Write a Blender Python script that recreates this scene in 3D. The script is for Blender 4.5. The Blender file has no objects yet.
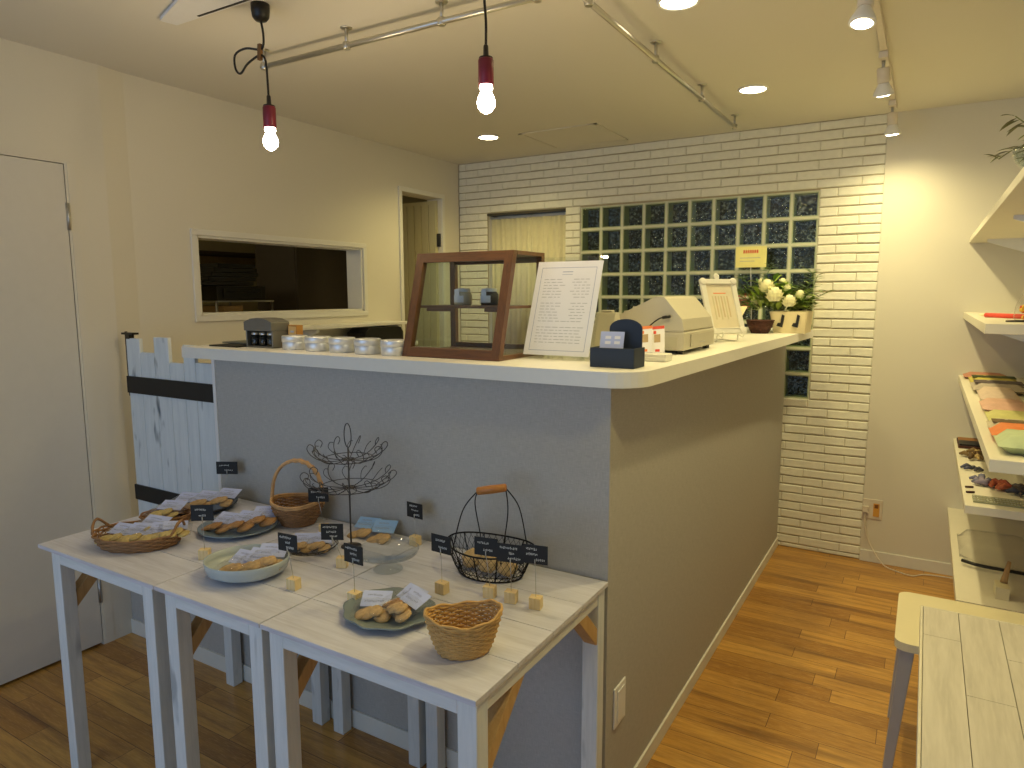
import bpy, math, random
from mathutils import Vector, Matrix
random.seed(7)
PI = math.pi
scene = bpy.context.scene
COL = scene.collection
R = math.radians

# ------------------------------------------------------------------ mesh helper
class MB:
    def __init__(s, o=(0, 0, 0)):
        s.v = []; s.f = []; s.m = []; s.s = []; s.o = Vector(o); s.M = None
    def add(s, vs, fs, mi=0, smooth=False):
        b = len(s.v)
        for p in vs:
            p = Vector(p)
            if s.M is not None: p = s.M @ p
            s.v.append(p - s.o)
        for f in fs:
            s.f.append([b + i for i in f]); s.m.append(mi); s.s.append(smooth)
        return s
    def box(s, x0, x1, y0, y1, z0, z1, mi=0):
        vs = [(x, y, z) for z in (z0, z1) for y in (y0, y1) for x in (x0, x1)]
        return s.add(vs, [(0, 2, 3, 1), (4, 5, 7, 6), (0, 1, 5, 4), (2, 6, 7, 3), (0, 4, 6, 2), (1, 3, 7, 5)], mi)
    def obox(s, c, u, v, w, mi=0):
        c, u, v, w = map(Vector, (c, u, v, w))
        vs = [c + u * a + v * b + w * d for d in (-.5, .5) for b in (-.5, .5) for a in (-.5, .5)]
        return s.add(vs, [(0, 2, 3, 1), (4, 5, 7, 6), (0, 1, 5, 4), (2, 6, 7, 3), (0, 4, 6, 2), (1, 3, 7, 5)], mi)
    def bar(s, a, b, w, h, mi=0, up=(0, 0, 1)):
        a, b = Vector(a), Vector(b); d = b - a
        n = d.cross(Vector(up)).normalized(); m = n.cross(d).normalized()
        return s.obox((a + b) / 2, d, n * w, m * h, mi)
    def prism(s, poly, a, b, axis='z', mi=0, smooth=False):
        def P(p, t):
            return {'z': (p[0], p[1], t), 'y': (p[0], t, p[1]), 'x': (t, p[0], p[1])}[axis]
        n = len(poly)
        vs = [P(p, a) for p in poly] + [P(p, b) for p in poly]
        s.add(vs, [list(range(n))[::-1], list(range(n, 2 * n))], mi)
        return s.add(vs, [(i, (i + 1) % n, n + (i + 1) % n, n + i) for i in range(n)], mi, smooth)
    def tube(s, pts, r, seg=6, mi=0, closed=False, cap=True):
        pts = [Vector(p) for p in pts]; n = len(pts)
        rs = r if isinstance(r, (list, tuple)) else [r] * n
        vs = []; prev = None
        for i, p in enumerate(pts):
            if closed: t = pts[(i + 1) % n] - pts[i - 1]
            else: t = pts[min(i + 1, n - 1)] - pts[max(i - 1, 0)]
            t.normalize()
            if prev is None:
                a = Vector((0, 0, 1)) if abs(t.z) < .9 else Vector((1, 0, 0))
                u = t.cross(a).normalized()
            else:
                u = (prev - t * prev.dot(t)).normalized()
            prev = u; w = t.cross(u)
            for k in range(seg):
                an = 2 * PI * k / seg
                vs.append(p + (u * math.cos(an) + w * math.sin(an)) * rs[i])
        fs = []
        for i in range(n if closed else n - 1):
            j = (i + 1) % n
            for k in range(seg):
                l = (k + 1) % seg
                fs.append((i * seg + k, i * seg + l, j * seg + l, j * seg + k))
        s.add(vs, fs, mi, True)
        if cap and not closed:
            b = len(s.v) - len(vs)
            s.f.append([b + k for k in range(seg)][::-1]); s.m.append(mi); s.s.append(False)
            s.f.append([b + (n - 1) * seg + k for k in range(seg)]); s.m.append(mi); s.s.append(False)
        return s
    def lathe(s, prof, c=(0, 0, 0), seg=24, mi=0, sx=1, sy=1, smooth=True, wob=None, rot=0):
        vs = []; fs = []; n = len(prof); cr, sr = math.cos(rot), math.sin(rot)
        for r, z in prof:
            for k in range(seg):
                a = 2 * PI * k / seg; q = r * (wob(a, r, z) if wob else 1)
                x, y = q * math.cos(a) * sx, q * math.sin(a) * sy
                vs.append((c[0] + x * cr - y * sr, c[1] + x * sr + y * cr, c[2] + z))
        for i in range(n - 1):
            for k in range(seg):
                l = (k + 1) % seg
                fs.append((i * seg + k, i * seg + l, (i + 1) * seg + l, (i + 1) * seg + k))
        s.add(vs, fs, mi, smooth)
        b = len(s.v) - len(vs)
        for i, rev in ((0, True), (n - 1, False)):
            if prof[i][0] > 1e-4:
                L = [b + i * seg + k for k in range(seg)]
                s.f.append(L[::-1] if rev else L); s.m.append(mi); s.s.append(False)
        return s
    def build(s, name, mats, parent=None, bevel=0, label=None, kind=None, sub=0, solid=0):
        me = bpy.data.meshes.new(name)
        me.from_pydata([tuple(v) for v in s.v], [], s.f)
        if not isinstance(mats, (list, tuple)): mats = [mats]
        for m in mats: me.materials.append(m)
        me.polygons.foreach_set('material_index', s.m)
        me.polygons.foreach_set('use_smooth', s.s)
        me.update()
        o = bpy.data.objects.new(name, me); COL.objects.link(o)
        if parent is not None: o.parent = parent
        else: o.location = s.o
        if solid:
            md = o.modifiers.new('s', 'SOLIDIFY'); md.thickness = solid; md.offset = 0
        if bevel:
            md = o.modifiers.new('b', 'BEVEL'); md.width = bevel; md.segments = 2; md.limit_method = 'ANGLE'; md.angle_limit = R(40)
        if sub:
            md = o.modifiers.new('d', 'SUBSURF'); md.levels = sub; md.render_levels = sub
        if label: o['label'] = label
        if kind: o['kind'] = kind
        return o

def tag(o, label, cat, group=None):
    o['label'] = label; o['category'] = cat
    if group: o['group'] = group
    return o
def thing(name, label, cat, loc=(0, 0, 0), rz=0, group=None):
    o = bpy.data.objects.new(name, None); COL.objects.link(o)
    o.empty_display_size = .05
    o.location = loc; o.rotation_euler = (0, 0, rz)
    return tag(o, label, cat, group)
def struct(o):
    o['kind'] = 'structure'; return o
def dup(root, loc, rz=None, label=None, group=None, scale=None):
    r = root.copy(); COL.objects.link(r); r.location = loc
    if rz is not None: r.rotation_euler = (0, 0, rz) if not isinstance(rz, tuple) else rz
    if label: r['label'] = label
    if group: r['group'] = group
    if scale: r.scale = (scale,) * 3
    for ch in list(root.children):
        c = ch.copy(); COL.objects.link(c); c.parent = r
        for g in list(ch.children):
            d = g.copy(); COL.objects.link(d); d.parent = c
    return r

# ------------------------------------------------------------------ materials
def lin(c):
    f = lambda v: (v / 255) / 12.92 if v <= 10 else (((v / 255) + .055) / 1.055) ** 2.4
    return (f(c[0]), f(c[1]), f(c[2]), 1)
def newmat(name):
    m = bpy.data.materials.new(name); m.use_nodes = True
    nt = m.node_tree; b = nt.nodes['Principled BSDF']
    return m, nt, b
def coords(nt, scale=(1, 1, 1), kind='Object'):
    tc = nt.nodes.new('ShaderNodeTexCoord'); mp = nt.nodes.new('ShaderNodeMapping')
    mp.inputs['Scale'].default_value = scale
    nt.links.new(tc.outputs[kind], mp.inputs['Vector'])
    return mp.outputs['Vector']
def mixc(nt, fac, a, b, mode='MIX'):
    n = nt.nodes.new('ShaderNodeMix'); n.data_type = 'RGBA'; n.blend_type = mode
    for i, v in ((0, fac), (6, a), (7, b)):
        if hasattr(v, 'is_linked') or hasattr(v, 'links'): nt.links.new(v, n.inputs[i])
        else: n.inputs[i].default_value = v
    return n.outputs[2]
def noise(nt, vec, scale, detail=4, rough=.5):
    n = nt.nodes.new('ShaderNodeTexNoise'); n.inputs['Scale'].default_value = scale
    n.inputs['Detail'].default_value = detail; n.inputs['Roughness'].default_value = rough
    nt.links.new(vec, n.inputs['Vector']); return n.outputs['Fac']
def ramp(nt, fac, lo, hi):
    n = nt.nodes.new('ShaderNodeMapRange'); n.inputs[1].default_value = lo; n.inputs[2].default_value = hi
    nt.links.new(fac, n.inputs[0]); return n.outputs[0]
def bump(nt, b, h, strength=.2, dist=.002):
    n = nt.nodes.new('ShaderNodeBump'); n.inputs['Strength'].default_value = strength; n.inputs['Distance'].default_value = dist
    nt.links.new(h, n.inputs['Height']); nt.links.new(n.outputs['Normal'], b.inputs['Normal'])
def plain(name, c, rough=.6, metal=0, var=.06, nscale=30, bmp=0, coat=0, stretch=(1, 1, 1), spec=None):
    m, nt, b = newmat(name); col = lin(c)
    v = coords(nt, stretch); n = noise(nt, v, nscale)
    dark = tuple(x * (1 - var * 2) for x in col[:3]) + (1,); light = tuple(min(1, x * (1 + var)) for x in col[:3]) + (1,)
    nt.links.new(mixc(nt, n, dark, light), b.inputs['Base Color'])
    b.inputs['Roughness'].default_value = rough; b.inputs['Metallic'].default_value = metal
    if coat: b.inputs['Coat Weight'].default_value = coat; b.inputs['Coat Roughness'].default_value = .08
    if spec is not None: b.inputs['Specular IOR Level'].default_value = spec
    if bmp: bump(nt, b, n, bmp)
    return m
def wood(name, c1, c2, rough=.5, axis='x', scale=1, coat=0, knots=None):
    m, nt, b = newmat(name)
    st = {'x': (1.2, 14, 14), 'y': (14, 1.2, 14), 'z': (14, 14, 1.2)}[axis]
    v = coords(nt, tuple(q * scale for q in st))
    n = noise(nt, v, 3.2, 6, .62); n2 = noise(nt, v, 14, 3)
    f = ramp(nt, n, .3, .72)
    c = mixc(nt, f, lin(c1), lin(c2)); c = mixc(nt, ramp(nt, n2, .45, .9), c, lin(c1))
    if knots:
        k = noise(nt, coords(nt, {'x': (3, 9, 9), 'y': (9, 3, 9), 'z': (13, 13, 4)}[axis]), 1.4, 2)
        c = mixc(nt, ramp(nt, k, .645, .76), c, lin(knots))
    nt.links.new(c, b.inputs['Base Color']); b.inputs['Roughness'].default_value = rough
    if coat: b.inputs['Coat Weight'].default_value = coat
    bump(nt, b, n, .12, .001)
    return m
def glassmat(name, tint=(245, 250, 250), refl=1.0, rough=.02, wav=0, wscale=60):
    m = bpy.data.materials.new(name); m.use_nodes = True; nt = m.node_tree; nt.nodes.clear()
    out = nt.nodes.new('ShaderNodeOutputMaterial'); mix = nt.nodes.new('ShaderNodeMixShader')
    tr = nt.nodes.new('ShaderNodeBsdfTransparent'); tr.inputs[0].default_value = lin(tint)
    gl = nt.nodes.new('ShaderNodeBsdfGlossy'); gl.inputs['Roughness'].default_value = rough
    fr = nt.nodes.new('ShaderNodeLayerWeight'); fr.inputs[0].default_value = .5
    pw = nt.nodes.new('ShaderNodeMath'); pw.operation = 'POWER'; pw.inputs[1].default_value = 4; nt.links.new(fr.outputs['Facing'], pw.inputs[0])
    mu = nt.nodes.new('ShaderNodeMath'); mu.operation = 'MULTIPLY_ADD'; mu.inputs[1].default_value = .6 * refl; mu.inputs[2].default_value = .035 * refl
    nt.links.new(pw.outputs[0], mu.inputs[0]); nt.links.new(mu.outputs[0], mix.inputs[0])
    nt.links.new(tr.outputs[0], mix.inputs[1]); nt.links.new(gl.outputs[0], mix.inputs[2]); nt.links.new(mix.outputs[0], out.inputs[0])
    if wav:
        v = coords(nt); n = noise(nt, v, wscale, 3)
        bp = nt.nodes.new('ShaderNodeBump'); bp.inputs['Strength'].default_value = wav; bp.inputs['Distance'].default_value = .01
        nt.links.new(n, bp.inputs['Height']); nt.links.new(bp.outputs[0], gl.inputs['Normal'])
    return m
def emit(name, c, strength):
    m, nt, b = newmat(name)
    b.inputs['Base Color'].default_value = lin(c); b.inputs['Emission Color'].default_value = lin(c)
    b.inputs['Emission Strength'].default_value = strength
    return m

WALL = (222, 217, 203)
m_wall = plain('wall_paper', WALL, .85, var=.02, nscale=300, bmp=.15)
m_ceil = plain('ceiling_paper', (222, 217, 203), .9, var=.015, nscale=200, bmp=.1)
m_trim = plain('white_trim_paint', (226, 224, 216), .5, var=.02)
m_brick = plain('white_painted_brick', (238, 236, 222), .8, var=.06, nscale=40, bmp=.8)
m_mortar = plain('brick_joint', (176, 166, 140), .95, var=.15)
m_door = plain('door_paint', (214, 211, 203), .55, var=.02)
m_white = plain('white_satin', (232, 232, 232), .4, var=.02)
m_slab = plain('counter_top_laminate', (236, 234, 226), .32, var=.015, nscale=60)
m_steel = plain('steel', (190, 190, 188), .3, 1, var=.03)
m_zinc = plain('galvanised_conduit', (200, 198, 190), .35, 1, var=.05, nscale=60)
m_tin = plain('brushed_tin', (220, 224, 230), .42, .75, var=.03)
m_black = plain('black_plastic', (18, 17, 17), .4, var=.1)
m_blackmetal = plain('black_wire', (28, 27, 28), .45, .6, var=.1)
m_silverwire = plain('silver_wire', (84, 80, 78), .4, .7, var=.05)
m_navy = plain('navy_card_holder', (30, 42, 62), .6, var=.05)
m_paper = plain('white_paper', (238, 236, 240), .8, var=.01)
m_ink = plain('grey_ink', (186, 186, 190), .8)
m_inkblue = plain('blue_ink', (150, 158, 190), .8)
m_chalk = plain('chalk_white', (215, 215, 212), .9)
m_board = plain('chalkboard', (17, 18, 20), .6, var=.15)
m_blockwood = wood('pale_block_wood', (236, 214, 164), (214, 182, 124), .6, 'z', 3)
m_casewood = wood('display_case_walnut', (110, 70, 34), (74, 46, 22), .45, 'x', 2, .2)
m_casewood_z = wood('display_case_walnut_upright', (110, 70, 34), (74, 46, 22), .45, 'z', 2, .2)
m_brace = wood('natural_pine_brace', (206, 170, 116), (182, 142, 90), .6, 'z', 1.5)
m_whitewash = wood('whitewashed_leg', (226, 230, 232), (206, 212, 214), .55, 'z', 1, knots=(170, 176, 180))
m_apron = wood('whitewashed_apron', (226, 230, 232), (206, 212, 214), .55, 'x', 1)
m_aprony = wood('whitewashed_side_apron', (226, 226, 222), (206, 206, 200), .55, 'y', 1)
m_top = wood('pale_plank_top', (220, 220, 230), (190, 188, 196), .5, 'x', .8)
m_gate = wood('whitewashed_gate_plank', (226, 232, 234), (206, 214, 218), .65, 'z', .8, knots=(96, 110, 122))
m_strap = plain('black_strap', (20, 20, 20), .6, var=.1)
m_glass = glassmat('clear_glass')
m_film = glassmat('crinkled_film', (252, 252, 252), 1.0, .15, .9, 90)
m_acryl = glassmat('acrylic', (252, 253, 252), .8)
m_cookie = plain('baked_cookie', (206, 170, 116), .8, var=.28, nscale=90, bmp=.8)
m_cookie2 = plain('dark_baked_cookie', (186, 138, 82), .8, var=.3, nscale=110, bmp=.8)
m_cracker = plain('pale_cookie', (214, 188, 116), .8, var=.25, nscale=90, bmp=.8)
m_lab = plain('lilac_paper_label', (188, 198, 236), .8, var=.02)
m_labblue = plain('sky_blue_label', (150, 188, 232), .8, var=.03)
m_plate_dark = plain('dark_slate_ceramic', (34, 37, 44), .3, var=.1, coat=.3)
m_plate_blue = plain('blue_grey_ceramic', (120, 138, 152), .35, var=.15, nscale=20, coat=.3)
m_bowl = plain('pale_grey_ceramic', (182, 192, 194), .35, var=.05, coat=.3)
m_plate_green = plain('sage_ceramic', (124, 136, 138), .4, var=.12, nscale=20, coat=.25)
m_wick = plain('honey_wicker', (212, 168, 102), .6, var=.22, nscale=60)
m_wick2 = plain('brown_wicker', (158, 116, 74), .6, var=.25, nscale=60)
m_wickh = plain('pale_wicker', (204, 160, 108), .55, var=.2, nscale=60)
m_reg = plain('cream_plastic', (192, 186, 168), .45, var=.02)
m_regd = plain('cream_plastic_front', (184, 178, 160), .5, var=.02)
m_leaf = plain('green_leaf', (156, 182, 76), .5, var=.3, nscale=40)
m_leafd = plain('dark_green_leaf', (98, 134, 58), .5, var=.3, nscale=40)
m_petal = plain('cream_petal', (248, 246, 206), .6, var=.04)
m_pink = plain('pink_petal', (222, 128, 120), .6, var=.15)
m_bag = plain('cream_wrap_paper', (236, 222, 180), .7, var=.04)
m_dkbasket = plain('dark_red_basket', (74, 34, 24), .7, var=.4, nscale=60)
m_red = plain('red_print', (216, 74, 58), .7)
m_orange = plain('orange_print', (236, 136, 76), .7)
m_yellowcard = plain('pale_yellow_card', (244, 236, 160), .8)
m_curtain = plain('sheer_curtain', (214, 208, 178), .9, var=.06)
m_bulbglass = emit('bulb_glow', (255, 246, 226), 26)
m_spotglow = emit('spot_glow', (255, 244, 214), 30)
m_downglow = emit('downlight_glow', (255, 240, 196), 24)
m_socket = plain('burgundy_socket', (120, 18, 44), .4, var=.1)
m_stoneplate = plain('oatmeal_plastic', (222, 212, 196), .5)

# counter wall paper: fine linen weave
def linen(name, c):
    m, nt, b = newmat(name); v = coords(nt)
    w1 = noise(nt, coords(nt, (40, 40, 700)), 1, 2); w2 = noise(nt, coords(nt, (700, 700, 40)), 1, 2)
    ad = nt.nodes.new('ShaderNodeMath'); ad.operation = 'ADD'; nt.links.new(w1, ad.inputs[0]); nt.links.new(w2, ad.inputs[1])
    f = ramp(nt, ad.outputs[0], .6, 1.4)
    a = lin(c); d = tuple(q * .8 for q in a[:3]) + (1,); l = tuple(q * 1.15 for q in a[:3]) + (1,)
    nt.links.new(mixc(nt, f, d, l), b.inputs['Base Color']); b.inputs['Roughness'].default_value = .85
    bump(nt, b, f, .3, .001); return m
m_linen = linen('grey_linen_wallpaper', (182, 179, 174))

def floor_mat():
    m, nt, b = newmat('oak_floor'); v = coords(nt)
    br = nt.nodes.new('ShaderNodeTexBrick'); nt.links.new(v, br.inputs['Vector'])
    br.inputs['Scale'].default_value = 1; br.inputs['Brick Width'].default_value = .46; br.inputs['Row Height'].default_value = .09
    br.inputs['Mortar Size'].default_value = .0011; br.inputs['Mortar Smooth'].default_value = .2; br.inputs['Bias'].default_value = 0
    br.offset = .37; br.offset_frequency = 2; br.squash = 1.35; br.squash_frequency = 3
    br.inputs['Color1'].default_value = (0, 0, 0, 1); br.inputs['Color2'].default_value = (1, 1, 1, 1); br.inputs['Mortar'].default_value = (.5, .5, .5, 1)
    # grain offset per board
    off = nt.nodes.new('ShaderNodeVectorMath'); off.operation = 'MULTIPLY_ADD'
    nt.links.new(br.outputs['Color'], off.inputs[0]); off.inputs[1].default_value = (7, 13, 5); nt.links.new(coords(nt, (1.1, 13, 1)), off.inputs[2])
    g = noise(nt, off.outputs[0], 3.0, 6, .65)
    g2 = noise(nt, off.outputs[0], 22, 3, .6)
    base = mixc(nt, br.outputs['Color'], lin((166, 116, 44)), lin((216, 164, 78)))
    c = mixc(nt, ramp(nt, g, .40, .85), base, lin((126, 82, 38)))
    c = mixc(nt, ramp(nt, g2, .5, .95), c, lin((220, 176, 106)))
    big = noise(nt, coords(nt, (.8, 9, 1)), 1.3, 2)
    c = mixc(nt, ramp(nt, big, .58, .78), c, lin((104, 66, 32)))
    c = mixc(nt, br.outputs['Fac'], c, lin((92, 58, 28)))
    nt.links.new(c, b.inputs['Base Color'])
    b.inputs['Roughness'].default_value = .33
    b.inputs['Coat Weight'].default_value = .25; b.inputs['Coat Roughness'].default_value = .18
    bump(nt, b, g, .1, .001)
    return m
m_floor = floor_mat()

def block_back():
    m, nt, b = newmat('wavy_glass_painted_glints'); v = coords(nt)
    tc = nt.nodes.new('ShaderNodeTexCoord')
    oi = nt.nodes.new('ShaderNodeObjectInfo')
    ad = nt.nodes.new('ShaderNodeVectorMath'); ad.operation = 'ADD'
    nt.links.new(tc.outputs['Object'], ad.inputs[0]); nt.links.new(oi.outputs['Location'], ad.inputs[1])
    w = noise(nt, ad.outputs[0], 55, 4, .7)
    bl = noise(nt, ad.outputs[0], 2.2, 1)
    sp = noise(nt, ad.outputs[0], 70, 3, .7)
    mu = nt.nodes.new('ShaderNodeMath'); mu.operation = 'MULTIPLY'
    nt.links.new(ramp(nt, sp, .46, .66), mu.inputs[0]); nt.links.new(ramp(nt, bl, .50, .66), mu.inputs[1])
    nt.links.new(mixc(nt, mu.outputs[0], mixc(nt, ramp(nt, sp, .52, .70), lin((52, 50, 42)), lin((225, 222, 205))), lin((88, 100, 112))), b.inputs['Base Color'])  # pale specks are painted glints, bluish patches are painted daylight
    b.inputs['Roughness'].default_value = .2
    b.inputs['Emission Color'].default_value = lin((120, 150, 190))  # faint blue glow stands in for daylight coming through the blocks
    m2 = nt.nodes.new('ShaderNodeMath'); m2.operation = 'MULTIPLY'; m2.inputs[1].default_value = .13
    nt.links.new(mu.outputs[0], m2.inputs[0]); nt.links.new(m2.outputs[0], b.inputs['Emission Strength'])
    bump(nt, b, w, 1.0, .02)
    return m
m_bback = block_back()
m_bside = plain('block_rim_glass', (176, 186, 150), .25, var=.05)
m_bjoint = plain('block_joint', (214, 216, 190), .6, var=.04)
m_bfront = glassmat('block_front_glass', (235, 242, 232), 1.0, .05, .5, 45)

# ------------------------------------------------------------------ room
H = 2.4; L1 = -2.251; L2 = -2.268; B = 2.56; RW = 1.16; YN = -3.4; T = .12
fl = struct(MB().box(-4.7, RW + T, YN - T, 3.4, -.06, 0).build('floor', m_floor))
ce = MB(); ce.box(-4.7, RW + T, YN - T, 3.4, H, H + .08); struct(ce.build('ceiling', m_ceil))
# left wall: near run with the door opening, bent strip, far run with hatch and doorway
DY0, DY1, DZ = -.93, -.132, 1.987
w = MB()
w.box(L1 - T, L1, YN, DY0 - .003, 0, H); w.box(L1 - T, L1, DY0 - .003, DY1 + .003, DZ + .003, H)
w.box(L1 - T, L1, DY1 + .003, .03, 0, H)
w.box(L1 - T, L1 - .045, DY0 - .003, DY1 + .003, 0, DZ + .003)
w.prism([(L1, .03), (L2, .14), (L1 - T, .14), (L1 - T, .03)], 0, H)
x0, x1 = L2 - T, L2
w.box(x0, x1, .14, .437, 0, H); w.box(x0, x1, .437, 1.545, 0, 1.382); w.box(x0, x1, .437, 1.545, 1.757, H)
w.box(x0, x1, 1.545, 1.917, 0, H); w.box(x0, x1, 1.917, 2.345, 2.137, H); w.box(x0, x1, 2.345, 2.56, 0, H)
struct(w.build('wall_left', m_wall))
# back wall: plain plaster, openings for both windows
w = MB()
WX0, WX1, WZ0, WZ1 = -2.028, -1.413, .95, 2.04
GX0, GX1, GZ0, GZ1 = -1.306, .134, .88, 2.04
y0, y1 = B + .02, B + .16
w.box(L2 - T, WX0, y0, y1, 0, H); w.box(WX0, WX1, y0, y1, 0, WZ0); w.box(WX0, WX1, y0, y1, WZ1, H)
w.box(WX1, GX0, y0, y1, 0, H); w.box(GX0, GX1, y0, y1, 0, GZ0); w.box(GX0, GX1, y0, y1, GZ1, H)
w.box(GX1, .44, y0, y1, 0, H); w.box(.44, RW + T, B, y1, 0, H)
struct(w.build('wall_back', m_wall))
# brick facing
w = MB(); rh = H / 47.5; bl = .212
w2 = []
def brick_seg(xa, xb, z0, z1):
    if xb - xa < .015: return
    j = random.uniform(-.0028, .0028); g = .0022
    y = B + random.uniform(0, .004)
    za, zb = z0 + g + random.uniform(.0002, .0026), z1 - g + random.uniform(-.0012, .0006)
    # slightly chamfered brick
    c = .0045
    xa += g * .35; xb -= g * .35
    vs = [(xa, B + .02, za), (xb, B + .02, za), (xb, B + .02, zb), (xa, B + .02, zb), (xa, y + c, za), (xb, y + c, za), (xb, y + c, zb), (xa, y + c, zb),
          (xa + c, y, za + c + j), (xb - c, y, za + c - j), (xb - c, y + random.uniform(0, .002), zb - c - j * .6), (xa + c, y, zb - c + j * .6)]
    fs = [(0, 1, 5, 4), (1, 2, 6, 5), (2, 3, 7, 6), (3, 0, 4, 7), (4, 5, 9, 8), (5, 6, 10, 9), (6, 7, 11, 10), (7, 4, 8, 11), (8, 9, 10, 11)]
    w.add(vs, fs, 0)
for i in range(48):
    z0 = H - (i + 1) * rh; z1 = z0 + rh
    z0 = max(z0, 0)
    if z1 - z0 < .01: continue
    zc = (z0 + z1) / 2
    holes = []
    if WZ0 < zc < WZ1: holes.append((WX0, WX1))
    if GZ0 < zc < GZ1: holes.append((GX0, GX1))
    x = .44 - (bl if i % 2 else bl / 2) + 0
    edges = [.44]
    while x > L2: edges.append(x + random.uniform(-.006, .006)); x -= bl
    edges.append(L2)
    for a, b in zip(edges[1:], edges[:-1]):
        segs = [(a, b)]
        for h0, h1 in holes:
            ns = []
            for s0, s1 in segs:
                if s1 <= h0 or s0 >= h1: ns.append((s0, s1)); continue
                if s0 < h0: ns.append((s0, h0))
                if s1 > h1: ns.append((h1, s1))
            segs = ns
        for s0, s1 in segs: brick_seg(s0, s1, z0, z1)
# joint bed behind the bricks
for a, b, c, d in ((L2, WX0, 0, H), (WX0, WX1, 0, WZ0), (WX0, WX1, WZ1, H), (WX1, GX0, 0, H), (GX0, GX1, 0, GZ0), (GX0, GX1, GZ1, H), (GX1, .439, 0, H)):
    w.box(a, b, B + .0085, B + .0195, c, d, 1)
struct(w.build('wall_back_brick', [m_brick, m_mortar]))
# other walls (right, behind the camera with a shop window)
struct(MB().box(RW, RW + T, YN, B, 0, H).build('wall_right', m_wall))
w = MB(); SX0, SX1, SZ0, SZ1 = -2.1, .3, .12, 2.25
w.box(L1 - T, SX0, YN - T, YN, 0, H); w.box(SX1, RW + T, YN - T, YN, 0, H); w.box(SX0, SX1, YN - T, YN, 0, SZ0); w.box(SX0, SX1, YN - T, YN, SZ1, H)
struct(w.build('wall_front', m_wall))
w = MB()
for a in (SX0, (SX0 + SX1) / 2 - .02, SX1 - .04): w.box(a, a + .04, YN - .08, YN - .04, SZ0, SZ1)
w.box(SX0, SX1, YN - .08, YN - .04, SZ0, SZ0 + .05); w.box(SX0, SX1, YN - .08, YN - .04, SZ1 - .05, SZ1)
struct(w.build('window_3', m_steel))
# kitchen shell beyond the left wall
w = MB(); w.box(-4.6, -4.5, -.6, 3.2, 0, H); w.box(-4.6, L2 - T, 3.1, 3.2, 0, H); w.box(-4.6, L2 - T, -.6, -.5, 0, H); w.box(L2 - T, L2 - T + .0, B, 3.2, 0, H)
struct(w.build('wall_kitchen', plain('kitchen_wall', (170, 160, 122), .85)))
# baseboards
bbh = .065
struct(MB().box(.44, RW, B - .008, B, 0, bbh).build('baseboard_back', m_trim, bevel=.002))
struct(MB().box(RW - .008, RW, YN, B, 0, bbh).build('baseboard_right', m_trim, bevel=.002))
# door_1 (flush door, left near)
dr = MB(); dr.box(L1 - .04, L1 - .001, DY0, DY1, .012, DZ); d1 = struct(dr.build('door_1', m_door, bevel=.001))
for z in (1.735, .19):
    h = MB(); h.box(L1 - .002, L1 + .003, DY1 - .004, DY1 + .010, z, z + .105); h.tube([(L1 + .004, DY1 + .002, z), (L1 + .004, DY1 + .002, z + .105)], .005)
    h.build('hinge', m_steel, d1, label='brushed steel hinge')
h = MB(); h.box(L1 - .001, L1 + .004, DY0 + .04, DY0 + .08, .93, 1.07); h.tube([(L1, DY0 + .06, 1), (L1 + .05, DY0 + .06, 1), (L1 + .052, DY0 + .17, 1)], .009)
h.build('door_handle', m_steel, d1, label='steel lever handle')
c = MB(); c.box(L1, L1 + .002, DY1 + .012, DY1 + .048, 0, DZ + .010); c.box(L1, L1 + .002, DY0 - .048, DY1 + .048, DZ + .0102, DZ + .046); c.box(L1, L1 + .002, DY0 - .048, DY0 - .012, 0, DZ + .010)
struct(c.build('trim_1', m_wall))
# doorway casing + open door leaf
c = MB()
c.box(L2 + .0002, L2 + .012, 1.887, 1.917, 0, 2.137); c.box(L2 + .0002, L2 + .012, 2.345, 2.375, 0, 2.137); c.box(L2 + .0002, L2 + .012, 1.887, 2.375, 2.1372, 2.167)
struct(c.build('trim_2', m_trim, bevel=.002))
dd = MB(); dd.box(L2 - T - .36, L2 - .028, 2.33, 2.342, .012, 2.125)
for k in range(7):
    xx = L2 - T - .355 + k * .064; dd.box(xx, xx + .056, 2.324, 2.331, .03, 2.1)
d2 = struct(dd.build('door_2', plain('store_door_wood', (206, 198, 156), .55, var=.1, stretch=(30, 1, 1), nscale=6), bevel=.001))
MB().box(L2 - .027, L2 - .006, 2.326, 2.3445, 1.81, 1.90).build('hinge', m_black, d2, label='black hinge')
# hatch frame window (serving hatch)
c = MB(); y_a, y_b, z_a, z_b = .437, 1.545, 1.382, 1.757
for a, b, cc, d in ((y_a - .03, y_b + .03, z_a - .028, z_a), (y_a - .03, y_b + .03, z_b, z_b + .028), (y_a - .03, y_a, z_a, z_b), (y_b, y_b + .03, z_a, z_b)):
    c.box(L2, L2 + .010, a, b, cc, d)
for a, b, cc, d in ((y_a, y_b, z_a, z_a + .012), (y_a, y_b, z_b - .012, z_b), (y_a, y_a + .012, z_a, z_b), (y_b - .012, y_b, z_a, z_b)):
    c.box(L2 - T, L2, a, b, cc, d)
win1 = struct(c.build('window_1', m_trim, bevel=.002))
# window_2: casement behind a sheer curtain
c = MB()
for a, b, cc, d in ((WX0, WX1, WZ0, WZ0 + .03), (WX0, WX1, WZ1 - .03, WZ1), (WX0, WX0 + .03, WZ0, WZ1), (WX1 - .03, WX1, WZ0, WZ1), (-1.735, -1.705, WZ0, WZ1)):
    c.box(a, b, B + .09, B + .13, cc, d)
win2 = struct(c.build('window_2', m_trim, bevel=.002))
MB().box(WX0 + .03, WX1 - .03, B + .11, B + .114, WZ0 + .03, WZ1 - .03).build('window_pane', m_glass, win2)
MB().box(WX0 - .01, WX1 + .01, B + .005, B + .15, WZ1 - .012, WZ1 + .002).build('window_head', plain('dark_head_board', (70, 66, 52), .7), win2)
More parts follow.
